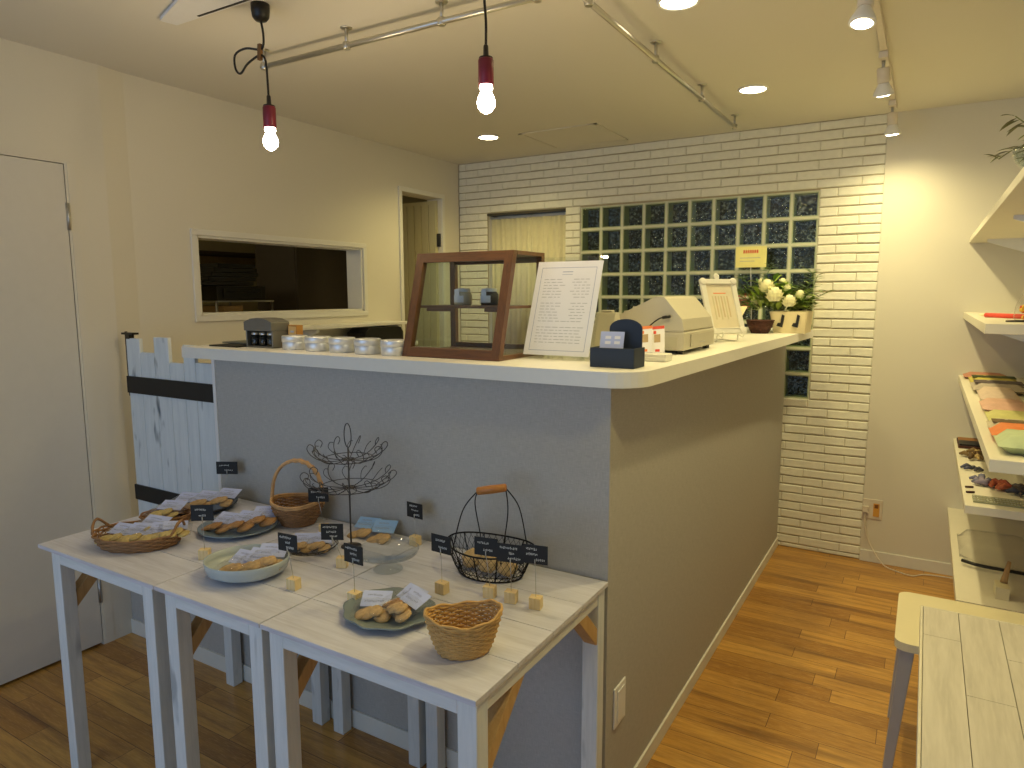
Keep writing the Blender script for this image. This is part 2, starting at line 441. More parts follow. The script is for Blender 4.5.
# curtain
cv = MB((-1.72, B + .05, WZ0)); n = 160
def cur(x): return B + .052 + .007 * math.sin(x * 150) + .005 * math.sin(x * 61 + 1)
vs = []; xs = [WX0 + .01 + (WX1 - WX0 - .02) * i / n for i in range(n + 1)]
for z in (WZ0 + .02, WZ1 - .035): vs += [(x, cur(x), z) for x in xs]
cv.add(vs, [(i, i + 1, n + 2 + i, n + 1 + i) for i in range(n)], 0, True)
ct = thing('curtain', 'pale sheer curtain hanging in the brick window recess', 'curtain', (-1.72, B + .05, WZ0))
cv.build('curtain_cloth', m_curtain, ct, solid=.0015)
r = MB((-1.72, B + .05, WZ0)); r.tube([(WX0, B + .05, WZ1 - .03), (WX1, B + .05, WZ1 - .03)], .005); r.build('curtain_rod', m_white, ct)
# window_4: ten by eight wall of glass blocks
win3 = bpy.data.objects.new('window_4', None); COL.objects.link(win3); struct(win3); win3.location = (GX0, B, GZ0)
bw = (GX1 - GX0) / 10; bh = (GZ1 - GZ0) / 8; bd = .10
g = MB((GX0, B, GZ0)); jw = .0065
for i in range(11):
    x = GX0 + i * bw; g.box(max(GX0, x - jw), min(GX1, x + jw), B + .012, B + bd + .03, GZ0, GZ1)
for k in range(9):
    z = GZ0 + k * bh; g.box(GX0, GX1, B + .0125, B + bd + .0295, max(GZ0, z - jw), min(GZ1, z + jw))
g.build('mortar_grid', m_bjoint, win3, label='pale mortar grid between the glass blocks')
a, b2 = bw / 2 - jw, bh / 2 - jw
blk = MB(); w_ = .006
# hollow body: four pale glass rims, wavy back, front pane
blk.box(-a, -a + w_, 0, bd, -b2, b2, 0); blk.box(a - w_, a, 0, bd, -b2, b2, 0)
blk.box(-a + w_, a - w_, 0, bd, -b2, -b2 + w_, 0); blk.box(-a + w_, a - w_, 0, bd, b2 - w_, b2, 0)
blk.box(-a + w_, a - w_, bd - .012, bd, -b2 + w_, b2 - w_, 1)
blk.box(-a + w_, a - w_, .0, .006, -b2 + w_, b2 - w_, 2)
first = None
for i in range(10):
    for k in range(8):
        loc = ((i + .5) * bw, .016, (k + .5) * bh)
        if first is None:
            first = blk.build('glass_block', [m_bside, m_bback, m_bfront], win3); first.location = loc
        else:
            o = first.copy(); COL.objects.link(o); o.parent = win3; o.location = loc
struct(MB().box(GX0, GX1, B + .14, B + .155, GZ0, GZ1).build('trim_4', plain('dark_backing', (34, 36, 38), .9)))  # dark panel closing the opening behind the glass blocks
# ceiling access panel
c = MB(); xa, xb, ya, yb = -1.42, -.93, 1.96, 2.43
for q in ((xa, xb, ya, ya + .02), (xa, xb, yb - .02, yb), (xa, xa + .02, ya, yb), (xb - .02, xb, ya, yb)): c.box(q[0], q[1], q[2], q[3], H - .004, H)
c.box(xa + .023, xb - .023, ya + .023, yb - .023, H - .003, H)
struct(c.build('trim_3', m_ceil))

# ------------------------------------------------------------------ sales counter
ZT = 1.287; ZS = 1.247
ctr = thing('sales_counter', 'tall L-shaped counter body papered in grey linen, white baseboard along its foot', 'counter', (-.8, .2, 0))
O = (-.8, .2, 0)
c = MB(O)
c.prism([(-1.575, 0), (0, 0), (0, B - .004), (-.36, B - .004), (-.36, .36), (-1.575, .36)], .002, ZS - .001)
c.build('counter_body', m_linen, ctr)
c = MB(O); c.box(-1.59, .008, -.008, 0, .0, .065); c.box(0, .008, 0, B - .004, 0, .055)
c.build('baseboard', m_trim, ctr, bevel=.002)
c = MB(O); c.box(-1.592, -1.5755, -.003, .36, 0.001, ZS - .001); c.build('end_trim', m_white, ctr, label='white end strip')
c = MB(O); c.box(0, .006, .050, .132, .278, .398); pl = c.build('wall_plate', m_white, ctr, bevel=.004, label='blank white wall plate')
c = MB(O); c.box(.006, .009, .066, .116, .292, .384); c.build('plate_cover', m_white, pl, bevel=.002)
# low return between the wall and the counter, under the gate
lw = MB(); lw.box(L1, -1.594, 0.0, .05, 0, .44); lw.box(L1, -1.594, -.008, 0, 0, .065, 1)
tag(lw.build('low_partition', [m_linen, m_trim], bevel=.001), 'low grey partition with white baseboard under the plank gate', 'partition')
# worktop: L with a rounded outer corner
xr0, xr1 = .085, .160; rc = .10
pts = [(-1.722, -.035)]
cx_, cy_ = xr0 - rc, -.035 + rc
for i in range(9):
    a = -PI / 2 + i / 8 * PI / 2; pts.append((cx_ + rc * math.cos(a), cy_ + rc * math.sin(a)))
pts += [(xr1, B - .16), (xr1 - .02, B - .14), (.004, B - .14), (.004, B - .004), (-.40, B - .004), (-.40, .42), (-1.722, .42)]
c = MB((-.8, .2, ZS)); c.prism(pts, ZS, ZT)
tag(c.build('counter_top', m_slab, bevel=.004), 'white L-shaped counter top with a rounded front corner', 'countertop')
# plank gate
gt = thing('plank_gate', 'whitewashed staggered plank half gate with two black straps left of the counter', 'gate', (-1.9, .05, .46))
O = (-1.9, .05, .46); xs = [-2.178, -2.082, -1.985, -1.888, -1.796, -1.724, -1.612]; tops = [1.303, 1.248, 1.312, 1.215, 1.288, 1.222]
for i in range(6):
    c = MB(O); c.box(xs[i] + .0012, xs[i + 1] - .0012, .020, .036, .47, tops[i]); c.build('plank', m_gate, gt, bevel=.002)
for z0, z1 in ((1.075, 1.145), (.615, .680)):
    c = MB(O); c.box(-2.182, -1.610, .014, .020, z0, z1); c.build('strap', m_strap, gt, label='flat black strap')
for z0, z1 in ((.50, .56), (1.07, 1.14)):
    c = MB(O); c.box(-2.176, -1.62, .036, .0495, z0, z1); c.build('back_rail', m_gate, gt)
c = MB(O); c.box(-2.196, -2.12, .013, .043, 1.318, 1.326); c.box(-2.176, -2.150, .018, .040, 1.300, 1.318); c.tube([(-2.186, .028, 1.06), (-2.186, .028, 1.33)], .006); c.build('gate_hinge', m_black, gt, label='small black hinge bracket')

# ------------------------------------------------------------------ display tables
TZ = .7325
def table(x0, x1, label, dz=0, xoff=0, xr=.006):
    y0, y1 = -.632, -.0085; ox = (x0 + x1) / 2
    t = thing('display_table', label, 'table', (ox, -.32, 0), 0, None); O = (ox, -.32, 0)
    n = 4; wy = (y1 - y0) / n; z1 = TZ + dz; zb = z1 - .012
    c = MB(O)
    for k in range(n):
        c.box(x0, x1, y0 + k * wy + .0007, y0 + (k + 1) * wy - .0007, zb + random.uniform(0, .0004), z1)
    c.build('tabletop', m_top, t, bevel=.001)
    lw_ = .045; ax0 = x0 + xoff; ax1 = x1 - xr; lf = y0 + .012; lb = y1 - .008
    ah = .036
    c = MB(O); c.box(ax0 + lw_, ax1 - lw_, lf, lf + .02, zb - ah, zb); c.build('front_apron', m_apron, t, bevel=.0015)
    c = MB(O); c.box(ax0 + lw_, ax1 - lw_, lb - .02, lb, zb - ah, zb); c.build('rear_apron', m_apron, t, bevel=.0015)
    for xx in (ax0, ax1 - .02):
        c = MB(O); c.box(xx + .002, xx + .018, lf + .04, lb - .04, zb - ah, zb); c.build('side_apron', m_aprony, t, bevel=.0015)
    for xx in (ax0, ax1 - lw_):
        for yy in (lf, lb - .04):
            c = MB(O); c.box(xx, xx + lw_, yy, yy + .04, 0, zb); c.build('leg', m_whitewash, t, bevel=.002)
    for xx in (ax0 + .023, ax1 - .021):
        for ya, yb in ((lf + .03, lf + .19), (lb - .03, lb - .15)):
            L = abs(yb - ya); c = MB(O)
            zz = zb - ah * .3
            c.bar((xx, ya, zz - L * 1.02), (xx, yb, zz), .034, .036, up=(1, 0, 0)); c.build('brace', m_brace, t, bevel=.0015, label='bare pine diagonal brace')
    return t
table(-1.592, -1.003, 'left white display table with a pale plank top, wicker tray on its front', xoff=.052, xr=.026)
table(-.999, -.594, 'narrow white display table in the middle, carrying the pale oval bowl', xoff=.026)
table(-.590, .005, 'right white display table nearest the camera, bare pine braces at its open end', xoff=.016)

# ------------------------------------------------------------------ ceiling hardware
def rail(name_label, a, b, brs):
    a, b = Vector(a), Vector(b); t = thing('ceiling_pipe_rail', name_label, 'pipe rail', tuple(a)); c = MB(a)
    c.tube([a, b], .0095, 10); c.build('pipe', m_zinc, t)
    for q in brs:
        q = Vector(q); c = MB(a)
        c.lathe([(.001, -.004), (.019, -.004), (.021, -.001), (.021, 0)], (q.x, q.y, H), 14)
        c.tube([(q.x, q.y, H), (q.x, q.y, q.z)], .006, 8)
        c.lathe([(.012, -.012), (.014, -.008), (.014, .008), (.012, .012)], tuple(q), 12)
        c.build('bracket', m_zinc, t)
rail('steel pipe rail crossing the ceiling above the display tables', (-1.56, .265, 2.34), (-.33, .262, 2.34), [(-1.545, .265, 2.34), (-1.12, .265, 2.34), (-.708, .264, 2.34), (-.36, .263, 2.34)])
rail('steel pipe rail running towards the brick wall above the counter side', (-.245, .32, 2.34), (-.245, 2.2, 2.34), [(-.245, .37, 2.34), (-.245, .96, 2.34), (-.245, 1.57, 2.34), (-.245, 2.18, 2.34)])

def socket_bulb(t, O, x, y, zt):
    c = MB(O); c.lathe([(.004, .032), (.0065, .028), (.0075, .004), (.018, .0), (.019, -.004)], (x, y, zt), 16); c.build('socket_cap', m_black, t)
    c = MB(O); c.lathe([(.019, -.004), (.0205, -.008), (.0205, -.068), (.019, -.070)], (x, y, zt), 20); c.build('socket', m_socket, t, label='burgundy lamp socket')
    c = MB(O); prof = [(.016, -.070), (.018, -.078), (.014, -.084), (.017, -.092), (.022, -.102), (.0245, -.114), (.022, -.126), (.014, -.136), (.005, -.141), (.0005, -.142)]
    c.lathe(prof[::-1], (x, y, zt), 20); c.build('bulb', m_bulbglass, t, label='glowing bulb')
# pendant A: canopy, cord with a gathered loop
px, py = -1.215, -.02
t = thing('pendant_lamp', 'bare bulb pendant whose black cord is gathered in a loop by a wooden bead', 'pendant lamp', (px, py, H)); O = (px, py, H)
c = MB(O); c.lathe([(.001, -.052), (.018, -.05), (.026, -.04), (.029, -.02), (.029, 0)], (px, py, H), 20); c.build('ceiling_rose', m_black, t)
def cord(pts, n=8):
    out = []; P = [Vector(p) for p in pts]
    for i in range(len(P) - 1):
        p0, p1, p2, p3 = P[max(i - 1, 0)], P[i], P[i + 1], P[min(i + 2, len(P) - 1)]
        for k in range(n):
            t_ = k / n; out.append(.5 * ((2 * p1) + (p2 - p0) * t_ + (2 * p0 - 5 * p1 + 4 * p2 - p3) * t_ ** 2 + (3 * p1 - p0 - 3 * p2 + p3) * t_ ** 3))
    return out + [P[-1]]
zt = 2.088
c = MB(O); c.tube(cord([(px, py, H - .05), (px + .008, py, H - .09), (px + .006, py, H - .125), (px - .012, py, H - .135), (px - .055, py - .02, H - .130), (px - .088, py - .035, H - .148), (px - .090, py - .035, H - .190), (px - .072, py - .03, H - .207), (px - .048, py - .02, H - .178), (px - .012, py, H - .152), (px + .012, py, H - .17), (px + .018, py, H - .22), (px + .02, py, zt + .02)]), .0036, 8)
c.build('cord', m_black, t)
c = MB(O); c.obox((px - .011, py, H - .143), (.014, 0, 0), (0, .014, 0), (0.004, 0, .05)); c.build('cord_bead', plain('wood_bead', (120, 84, 44), .6), t, bevel=.003, label='wooden cord bead')
socket_bulb(t, O, px + .02, py, zt)
PA = (px + .02, py, zt - .12)
px2, py2 = -.358, -.02
t = thing('pendant_lamp', 'bare bulb pendant on a straight black cord above the counter corner', 'pendant lamp', (px2, py2, H)); O = (px2, py2, H)
c = MB(O); c.lathe([(.001, -.052), (.018, -.05), (.026, -.04), (.029, -.02), (.029, 0)], (px2, py2, H), 20); c.build('ceiling_rose', m_black, t)
zt2 = 2.095
c = MB(O); c.tube(cord([(px2 - .004, py2, H - .05), (px2 - .004, py2, 2.25), (px2 + .001, py2, 2.18), (px2, py2, zt2 + .02)]), .0036, 8); c.build('cord', m_black, t)
socket_bulb(t, O, px2, py2, zt2)
PB = (px2, py2, zt2 - .12)
# recessed downlights
dls = [(-.063, .65, 'round recessed downlight at the top edge of the view, nearest the camera'), (-.066, 1.757, 'round recessed downlight near the brick wall above the flowers'), (-1.612, 1.938, 'round recessed downlight in front of the curtained window')]
for x, y, l in dls:
    t = thing('recessed_downlight', l, 'ceiling light', (x, y, H)); c = MB((x, y, H))
    c.lathe([(.056, -.001), (.060, -.006), (.066, -.005), (.068, 0)], (x, y, H), 32); c.build('trim_ring', m_white, t)
    c = MB((x, y, H)); c.lathe([(.0005, -.0042), (.0555, -.0035)], (x, y, H), 32); c.build('lens', m_downglow, t, label='glowing lens')
# spot rail with three spotlights
t = thing('lighting_track', 'slim white lighting track leading to the plain back wall', 'track', (.474, 1.4, H)); c = MB((.474, 1.4, H))
c.box(.462, .486, .55, 2.40, H - .02, H); c.build('track_body', m_stoneplate, t, bevel=.002)
for k, (y, l) in enumerate([(.68, 'track spotlight nearest the camera, cut by the top edge of the view'), (1.48, 'middle one of the three track spotlights'), (2.25, 'track spotlight nearest the back wall')]):
    x = .474; t = thing('spotlight', l, 'spotlight', (x, y, H - .02)); O = (x, y, H - .02)
    c = MB(O); c.box(x - .016, x + .016, y - .05, y + .03, H - .045, H - .0205); c.build('track_adapter', m_stoneplate, t, bevel=.003)
    c = MB(O); c.tube([(x, y - .01, H - .045), (x, y, H - .075)], .006, 8); c.build('pivot', m_steel, t)
    d = Vector((.05 if k else -.08, (-.2, .3, .15)[k], -1)).normalized(); u = d.cross(Vector((0, 1, 0))).normalized(); v_ = u.cross(d)
    base = Vector((x, y, H - .07)); Mx = Matrix((u, v_, -d)).transposed().to_4x4(); Mx.translation = base
    c = MB(O); c.M = Mx; c.lathe([(.02, -.052), (.0225, -.05), (.0225, 0), (.018, .003), (.001, .003)], (0, 0, 0), 20); c.build('lamp_holder', m_stoneplate, t)
    c = MB(O); c.M = Mx; c.lathe([(.034, -.098), (.037, -.094), (.034, -.084), (.020, -.056), (.018, -.052)], (0, 0, 0), 24); c.build('reflector', m_white, t)
    c = MB(O); c.M = Mx; c.lathe([(.0005, -.102), (.018, -.101), (.0335, -.0965)], (0, 0, 0), 24); c.build('lamp_face', m_spotglow, t, label='glowing lamp face')
# slim air slot at the top left
t = thing('ceiling_air_unit', 'white slim ceiling fitting with a dark slot at the top left', 'ceiling fitting', (-1.33, -.1, H)); c = MB((-1.33, -.1, H))
c.prism([(-1.585, -.125), (-1.572, -.072), (-1.0, -.072), (-1.0, -.4), (-1.26, -.4), (-1.36, -.2)], H - .012, H - .0005); c.build('housing', m_white, t, bevel=.003)
c = MB((-1.33, -.1, H)); c.box(-1.44, -1.02, -.088, -.080, H - .0135, H - .0118); c.build('slot', m_black, t, label='dark slot')

# ------------------------------------------------------------------ outlet, cable
t = thing('wall_outlet', 'beige wall outlet low on the plain back wall beside the bricks', 'outlet', (.485, B, .3)); O = (.485, B, .3)
c = MB(O); c.box(.437, .537, B - .006, B - .0002, .245, .357); c.build('cover_plate', m_stoneplate, t, bevel=.003)
c = MB(O); c.box(.492, .522, B - .009, B - .006, .262, .335); c.box(.498, .516, B - .011, B - .009, .31, .33, 1); c.build('socket_insert', [plain('amber_insert', (222, 164, 70), .5), plain('amber_dark', (130, 80, 30), .5)], t)
c = MB((.455, B, .3)); c.box(.441, .469, B - .030, B - .0105, .285, .318)
c.tube(cord([(.455, B - .02, .29), (.456, B - .024, .25), (.465, B - .03, .17), (.50, B - .04, .09), (.56, B - .07, .02), (.63, B - .10, .006), (.70, B - .12, .005), (.76, B - .07, .006), (.9, B - .05, .006)]), .003, 7)
tag(c.build('power_cable', m_stoneplate), 'thin pale cable and plug hanging from the wall outlet to the floor', 'cable')

# ------------------------------------------------------------------ right-hand side: stool and plank table
t = thing('stool', 'cream stool with rounded corners and grey legs behind the plank table', 'stool', (.86, .84, 0)); O = (.86, .84, 0)
def rrect(x0, x1, y0, y1, r, n=5):
    out = []
    for cx, cy, a0 in ((x1 - r, y1 - r, 0), (x0 + r, y1 - r, 90), (x0 + r, y0 + r, 180), (x1 - r, y0 + r, 270)):
        for i in range(n + 1):
            a = R(a0 + 90 * i / n); out.append((cx + r * math.cos(a), cy + r * math.sin(a)))
    return out
m_cream = plain('cream_lacquer', (228, 218, 182), .4, var=.02); m_greyleg = plain('grey_leg_paint', (178, 176, 174), .5, var=.03)
c = MB(O); c.prism(rrect(.655, 1.06, .635, 1.05, .035), .425, .45); c.build('seat', m_cream, t, bevel=.006)
for sx, sy in ((0, 0), (0, 1), (1, 0), (1, 1)):
    xa = .69 if sx == 0 else 1.025; ya = .672 if sy == 0 else 1.015; xb = xa + (-.03 if sx == 0 else .02); yb = ya + (.02 if sy == 0 else -.01)
    c = MB(O)
    for (p, q, wdt, w2_) in (((xb, yb, .0), (xa, ya, .4245), .026, .040),):
        vs = [(p[0] + sx_ * wdt / 2, p[1] + sy_ * wdt / 2, p[2]) for sx_, sy_ in ((-1, -1), (1, -1), (1, 1), (-1, 1))] + [(q[0] + sx_ * w2_ / 2, q[1] + sy_ * w2_ / 2, q[2]) for sx_, sy_ in ((-1, -1), (1, -1), (1, 1), (-1, 1))]
        c.add(vs, [(3, 2, 1, 0), (4, 5, 6, 7), (0, 1, 5, 4), (1, 2, 6, 5), (2, 3, 7, 6), (3, 0, 4, 7)])
    c.build('leg', m_greyleg, t, bevel=.003)
t = thing('plank_table', 'low table with a bleached plank top in a thin white frame, lower right corner', 'table', (.9, -.1, 0)); O = (.9, -.1, 0)
TX0, TX1, TY0, TY1, TH = .713, 1.12, -.75, .53, .62
c = MB(O)
m_bleach = wood('bleached_plank', (212, 206, 194), (186, 180, 168), .5, 'y', .8)
sx_ = [.7195, .801, .891, .981, TX1 - .0065]
cuts = [[.345, -.28], [.078, -.5], [.30, -.2], [.05, -.45]]
for i in range(4):
    ys = [TY1 - .0065] + cuts[i] + [TY0 + .0065]
    for a, b in zip(ys[1:], ys[:-1]): c.box(sx_[i] + .0008, sx_[i + 1] - .0008, a + .0008, b - .0008, TH - .012, TH - .0005)
c.box(TX0 + .006, TX1 - .006, TY0 + .006, TY1 - .006, TH - .02, TH - .0125, 1)
c.build('tabletop', [m_bleach, m_mortar], t)
c = MB(O)
for a, b, cc, d in ((TX0, TX0 + .006, TY0, TY1), (TX1 - .006, TX1, TY0, TY1), (TX0, TX1, TY0, TY0 + .006), (TX0, TX1, TY1 - .006, TY1)): c.box(a, b, cc, d, TH - .035, TH)
c.build('edge_frame', plain('table_edge_white', (224, 218, 200), .5), t, bevel=.001)
for xx in (TX0 + .04, TX1 - .08):
    for yy in (TY0 + .03, TY1 - .07):
        c = MB(O); c.box(xx, xx + .035, yy, yy + .035, 0, TH - .0205); c.build('leg', m_white, t, bevel=.002)

# wall shelves along the right wall
m_shelf = plain('white_shelf_board', (228, 222, 204), .5, var=.02)
SH = [(.835, -.25, 1.727, 1.752, 'top shelf board on the right wall, seen from below'), (.835, 1.0, 1.353, 1.385, 'short white shelf board second from the top on the right wall'), (.835, .46, 1.032, 1.065, 'white shelf board at hip height carrying the folded fabric packs'),
      (.835, 1.24, .705, .735, 'white shelf board carrying small accessories, fourth from the top'), (.835, 1.28, .336, .366, 'lowest white shelf board carrying the clear bag')]
for x, y, z0, z1, l in SH:
    t = thing('wall_shelf', l, 'shelf', (1.0, (y + B) / 2, z0)); O = (1.0, (y + B) / 2, z0)
    c = MB(O); c.box(x, RW, y, B - .001, z0, z1); c.build('shelf_board', m_shelf, t, bevel=.0015)
    for q in (y + .25, (y + B) / 2, B - .25):
        c = MB(O); c.prism([(RW - .001, z0 - .10), (RW - .001, z0), (x + .06, z0), (x + .06, z0 - .012), (RW - .02, z0 - .10)], q - .008, q + .008, 'y'); c.build('bracket', m_white, t)

# ------------------------------------------------------------------ board and black case behind the counter
t = thing('wall_ledge', 'pale wall ledge under the serving hatch with a rounded grey clip', 'ledge', (-2.18, 1.3, 1.31)); O = (-2.18, 1.3, 1.31)
c = MB(O); c.box(L2, -2.085, .86, 1.80, 1.296, 1.314); c.build('ledge_board', m_trim, t, bevel=.003)
for q in (1.0, 1.66):
    c = MB(O); c.prism([(L2, 1.21), (L2, 1.2955), (-2.10, 1.2955), (-2.10, 1.28)], q, q + .02, 'y'); c.build('ledge_bracket', m_trim, t)
c = MB((-2.0, 1.5, 1.2)); c.box(-2.262, -1.98, .95, 1.70, 1.176, 1.20)
c.box(-2.262, -2.0, .97, .99, .0, 1.176); c.box(-2.262, -2.0, 1.66, 1.68, .0, 1.176)
tag(c.build('back_worktable', m_trim, bevel=.002), 'plain white side table against the left wall behind the counter', 'table')
c = MB((-2.1, 1.55, 1.2)); c.prism([(1.32, 1.2005), (1.66, 1.2005), (1.66, 1.258), (1.64, 1.283), (1.61, 1.29), (1.37, 1.29), (1.33, 1.262)], -2.2, -2.06, 'x')
tag(c.build('black_case', m_black, bevel=.012), 'black rounded case lying on the side table by the doorway', 'case')
# kitchen contents seen through the hatch
m_kdark = plain('dark_steel', (26, 25, 24), .4, .3); m_kbrown = plain('dark_brown_panel', (64, 56, 46), .6)
c = MB((-3.15, 2.1, 0)); c.box(-3.45, -3.05, 1.72, 2.32, .0, 2.1); c.box(-3.05, -3.035, 1.725, 2.315, .05, 2.09)
tag(c.build('storage_cabinet', m_kbrown, bevel=.003), 'dark brown tall cabinet standing in the dim kitchen', 'cabinet')
t = thing('kitchen_rack', 'steel rack in the dim kitchen behind the hatch', 'rack', (-3.2, 1.25, 0)); O = (-3.2, 1.25, 0)
c = MB(O)
for x in (-3.42, -3.0):
    for y in (1.06, 1.47): c.tube([(x, y, 0), (x, y, 1.44)], .008, 8)
c.build('posts', m_steel, t)
for z in (.5, 1.0, 1.365, 1.436):
    c = MB(O); c.box(-3.43, -2.99, 1.05, 1.48, z, z + .008); c.build('rack_shelf', m_steel, t)
c = MB((-3.2, 1.22, 1.45)); c.box(-3.4, -3.02, 1.08, 1.44, 1.4445, 1.535); c.box(-3.018, -3.008, 1.12, 1.40, 1.46, 1.52); c.tube([(-3.0, 1.14, 1.50), (-3.0, 1.38, 1.50)], .006)
tag(c.build('toaster_oven', m_kdark, bevel=.006), 'dark oven on top of the kitchen rack', 'oven')
for k, (a, b) in enumerate(((.96, 1.35), (1.03, 1.37), (1.05, 1.39), (1.07, 1.38), (1.1, 1.37))):
    z = 1.538 + k * .027
    c = MB((-3.2, 1.2, z)); c.box(-3.38, -3.02, a, b, z, z + .004)
    for q in ((-3.38, -3.376, a, b), (-3.024, -3.02, a, b), (-3.38, -3.02, a, a + .004), (-3.38, -3.02, b - .004, b)): c.box(*q, z + .004, z + .024)
    tag(c.build('baking_tray', m_kdark), 'one of the dark trays stacked on the kitchen oven', 'tray', 'trays stacked on the oven in the kitchen')
c = MB((-3.1, 1.2, 1.373)); c.box(-3.3, -3.03, 1.13, 1.27, 1.3735, 1.412); tag(c.build('cardboard_carton', plain('carton', (160, 130, 84), .8), bevel=.003), 'small tan carton inside the kitchen rack', 'box')
c = MB((-3.9, 1.4, 1.8)); c.box(-4.49, -4.2, .6, 3.0, 1.80, 1.825); c.box(-4.49, -4.15, .3, 1.35, 1.93, 2.25)
tag(c.build('kitchen_wall_unit', m_kbrown, bevel=.003), 'dark wall unit with a long shelf on the kitchen wall', 'wall unit')

# ------------------------------------------------------------------ goods on the display tables
T0 = TZ + .0006
def scribble(c, M, w, h, rows, mi, thick=.0006, lift=.0005, seed=1, fill=.8):
    """rows of tiny handwriting-like strokes on a card lying in M's xy plane"""
    rnd = random.Random(seed); old = c.M; c.M = M
    for k, (frac, off) in enumerate(rows):
        y = h * (.5 - (k + .75) / (len(rows) + .6)); x = -w / 2 * .82 + off * w; xe = x + frac * w
        while x < xe:
            l = rnd.uniform(.03, .07) * w; a = rnd.uniform(-1.2, 1.2); hh = h * .06
            c.obox((x + l / 2, y + rnd.uniform(-hh, hh), lift), (l, l * .3 * a, 0), (0, thick * 1.3, 0), (0, 0, .0003), mi)
            c.obox((x + l / 2, y, lift), (thick * 1.3, 0, 0), (0, hh * rnd.uniform(1, 2.4), 0), (0, 0, .0003), mi)
            x += l + rnd.uniform(.005, .02) * w
    c.M = old
def frame(o, x, y):
    x = Vector(x).normalized(); z = x.cross(Vector(y)).normalized(); y = z.cross(x)
    M = Matrix((x, y, z)).transposed().to_4x4(); M.translation = Vector(o); return M
# -- chalk signs
def sign(x, y, cx, cz, rz, label, w=.062, h=.046, rows=((.5, 0), (.55, .2)), seed=1, base=(0, 0)):
    t = thing('price_sign', label, 'sign', (x, y, T0), rz, 'black chalk signs on wooden blocks'); O = (0, 0, 0)
    dx = (cx - x) / max(.3, math.cos(rz)); hz = cz - T0
    c = MB(); c.prism([(-.0145, -.012), (.0145, -.012), (.0145, .012), (-.0145, .012)], 0, .028); c.build('sign_block', m_blockwood, t, bevel=.001)
    c = MB(); c.tube([(0, 0, .026), (dx * .4, 0, hz * .5), (dx, -.0015, hz - h / 2 + .006)], .0008, 5)
    c.tube([(dx, -.0028, hz - h / 2 - .004), (dx, -.0028, hz - h / 2 + .012)], .0014, 6)
    c.build('sign_wire', m_steel, t)
    c = MB(); c.box(dx - w / 2, dx + w / 2, -.001, .001, hz - h / 2, hz + h / 2)
    scribble(c, frame((dx, -.0012, hz), (1, 0, 0), (0, 0, 1)), w, h, rows, 1, seed=seed, thick=.0009)
    c.build('sign_board', [m_board, m_chalk], t)
R3 = ((.6, 0), (.25, .3), (.35, .35)); R2 = ((.45, .05), (.4, .3))
sign(-1.477, -.060, -1.466, .858, .50, 'black chalk sign standing farthest left, before the counter end', w=.078, rows=R2, seed=2)
sign(-1.050, -.446, -1.050, .868, .6, 'black chalk sign in front of the dark plate of cookies', rows=((.45, .1), (.3, .25)), seed=3)
sign(-.672, -.458, -.686, .853, .1, 'black chalk sign right behind the pale oval bowl rim', rows=R3, seed=4)
sign(-.915, -.120, -.925, .858, .65, 'black chalk sign leaning against the handled wicker basket', rows=R2, seed=5)
sign(-.668, -.290, -.690, .833, .5, 'black chalk sign above the wire tray of cookies', rows=((.6, 0), (.4, .15), (.3, .3)), seed=6)
sign(-.478, -.440, -.478, .857, -.03, 'black chalk sign just left of the sage green plate', rows=((.6, 0), (.35, .25), (.4, .35)), seed=7)
sign(-.600, -.055, -.600, .840, -.08, 'black chalk sign behind the clear glass cake stand', rows=((.5, .1), (.4, .2), (.3, .4)), seed=8)
sign(-.330, -.284, -.331, .860, -.05, 'black chalk sign between the glass cake stand and the wire mesh basket', rows=((.5, .15), (.4, .3)), seed=9)
sign(-.214, -.242, -.223, .861, .18, 'black chalk sign, left one of the three before the wire mesh basket', rows=R2, seed=10)
sign(-.153, -.240, -.154, .856, .2, 'black chalk sign, middle one of the three before the wire mesh basket', w=.068, rows=((.65, 0), (.2, .35), (.45, .3)), seed=11)
sign(-.085, -.238, -.087, .866, .2, 'black chalk sign, right one of the three before the wire mesh basket', rows=((.4, .05), (.45, .05), (.3, .45)), seed=12)

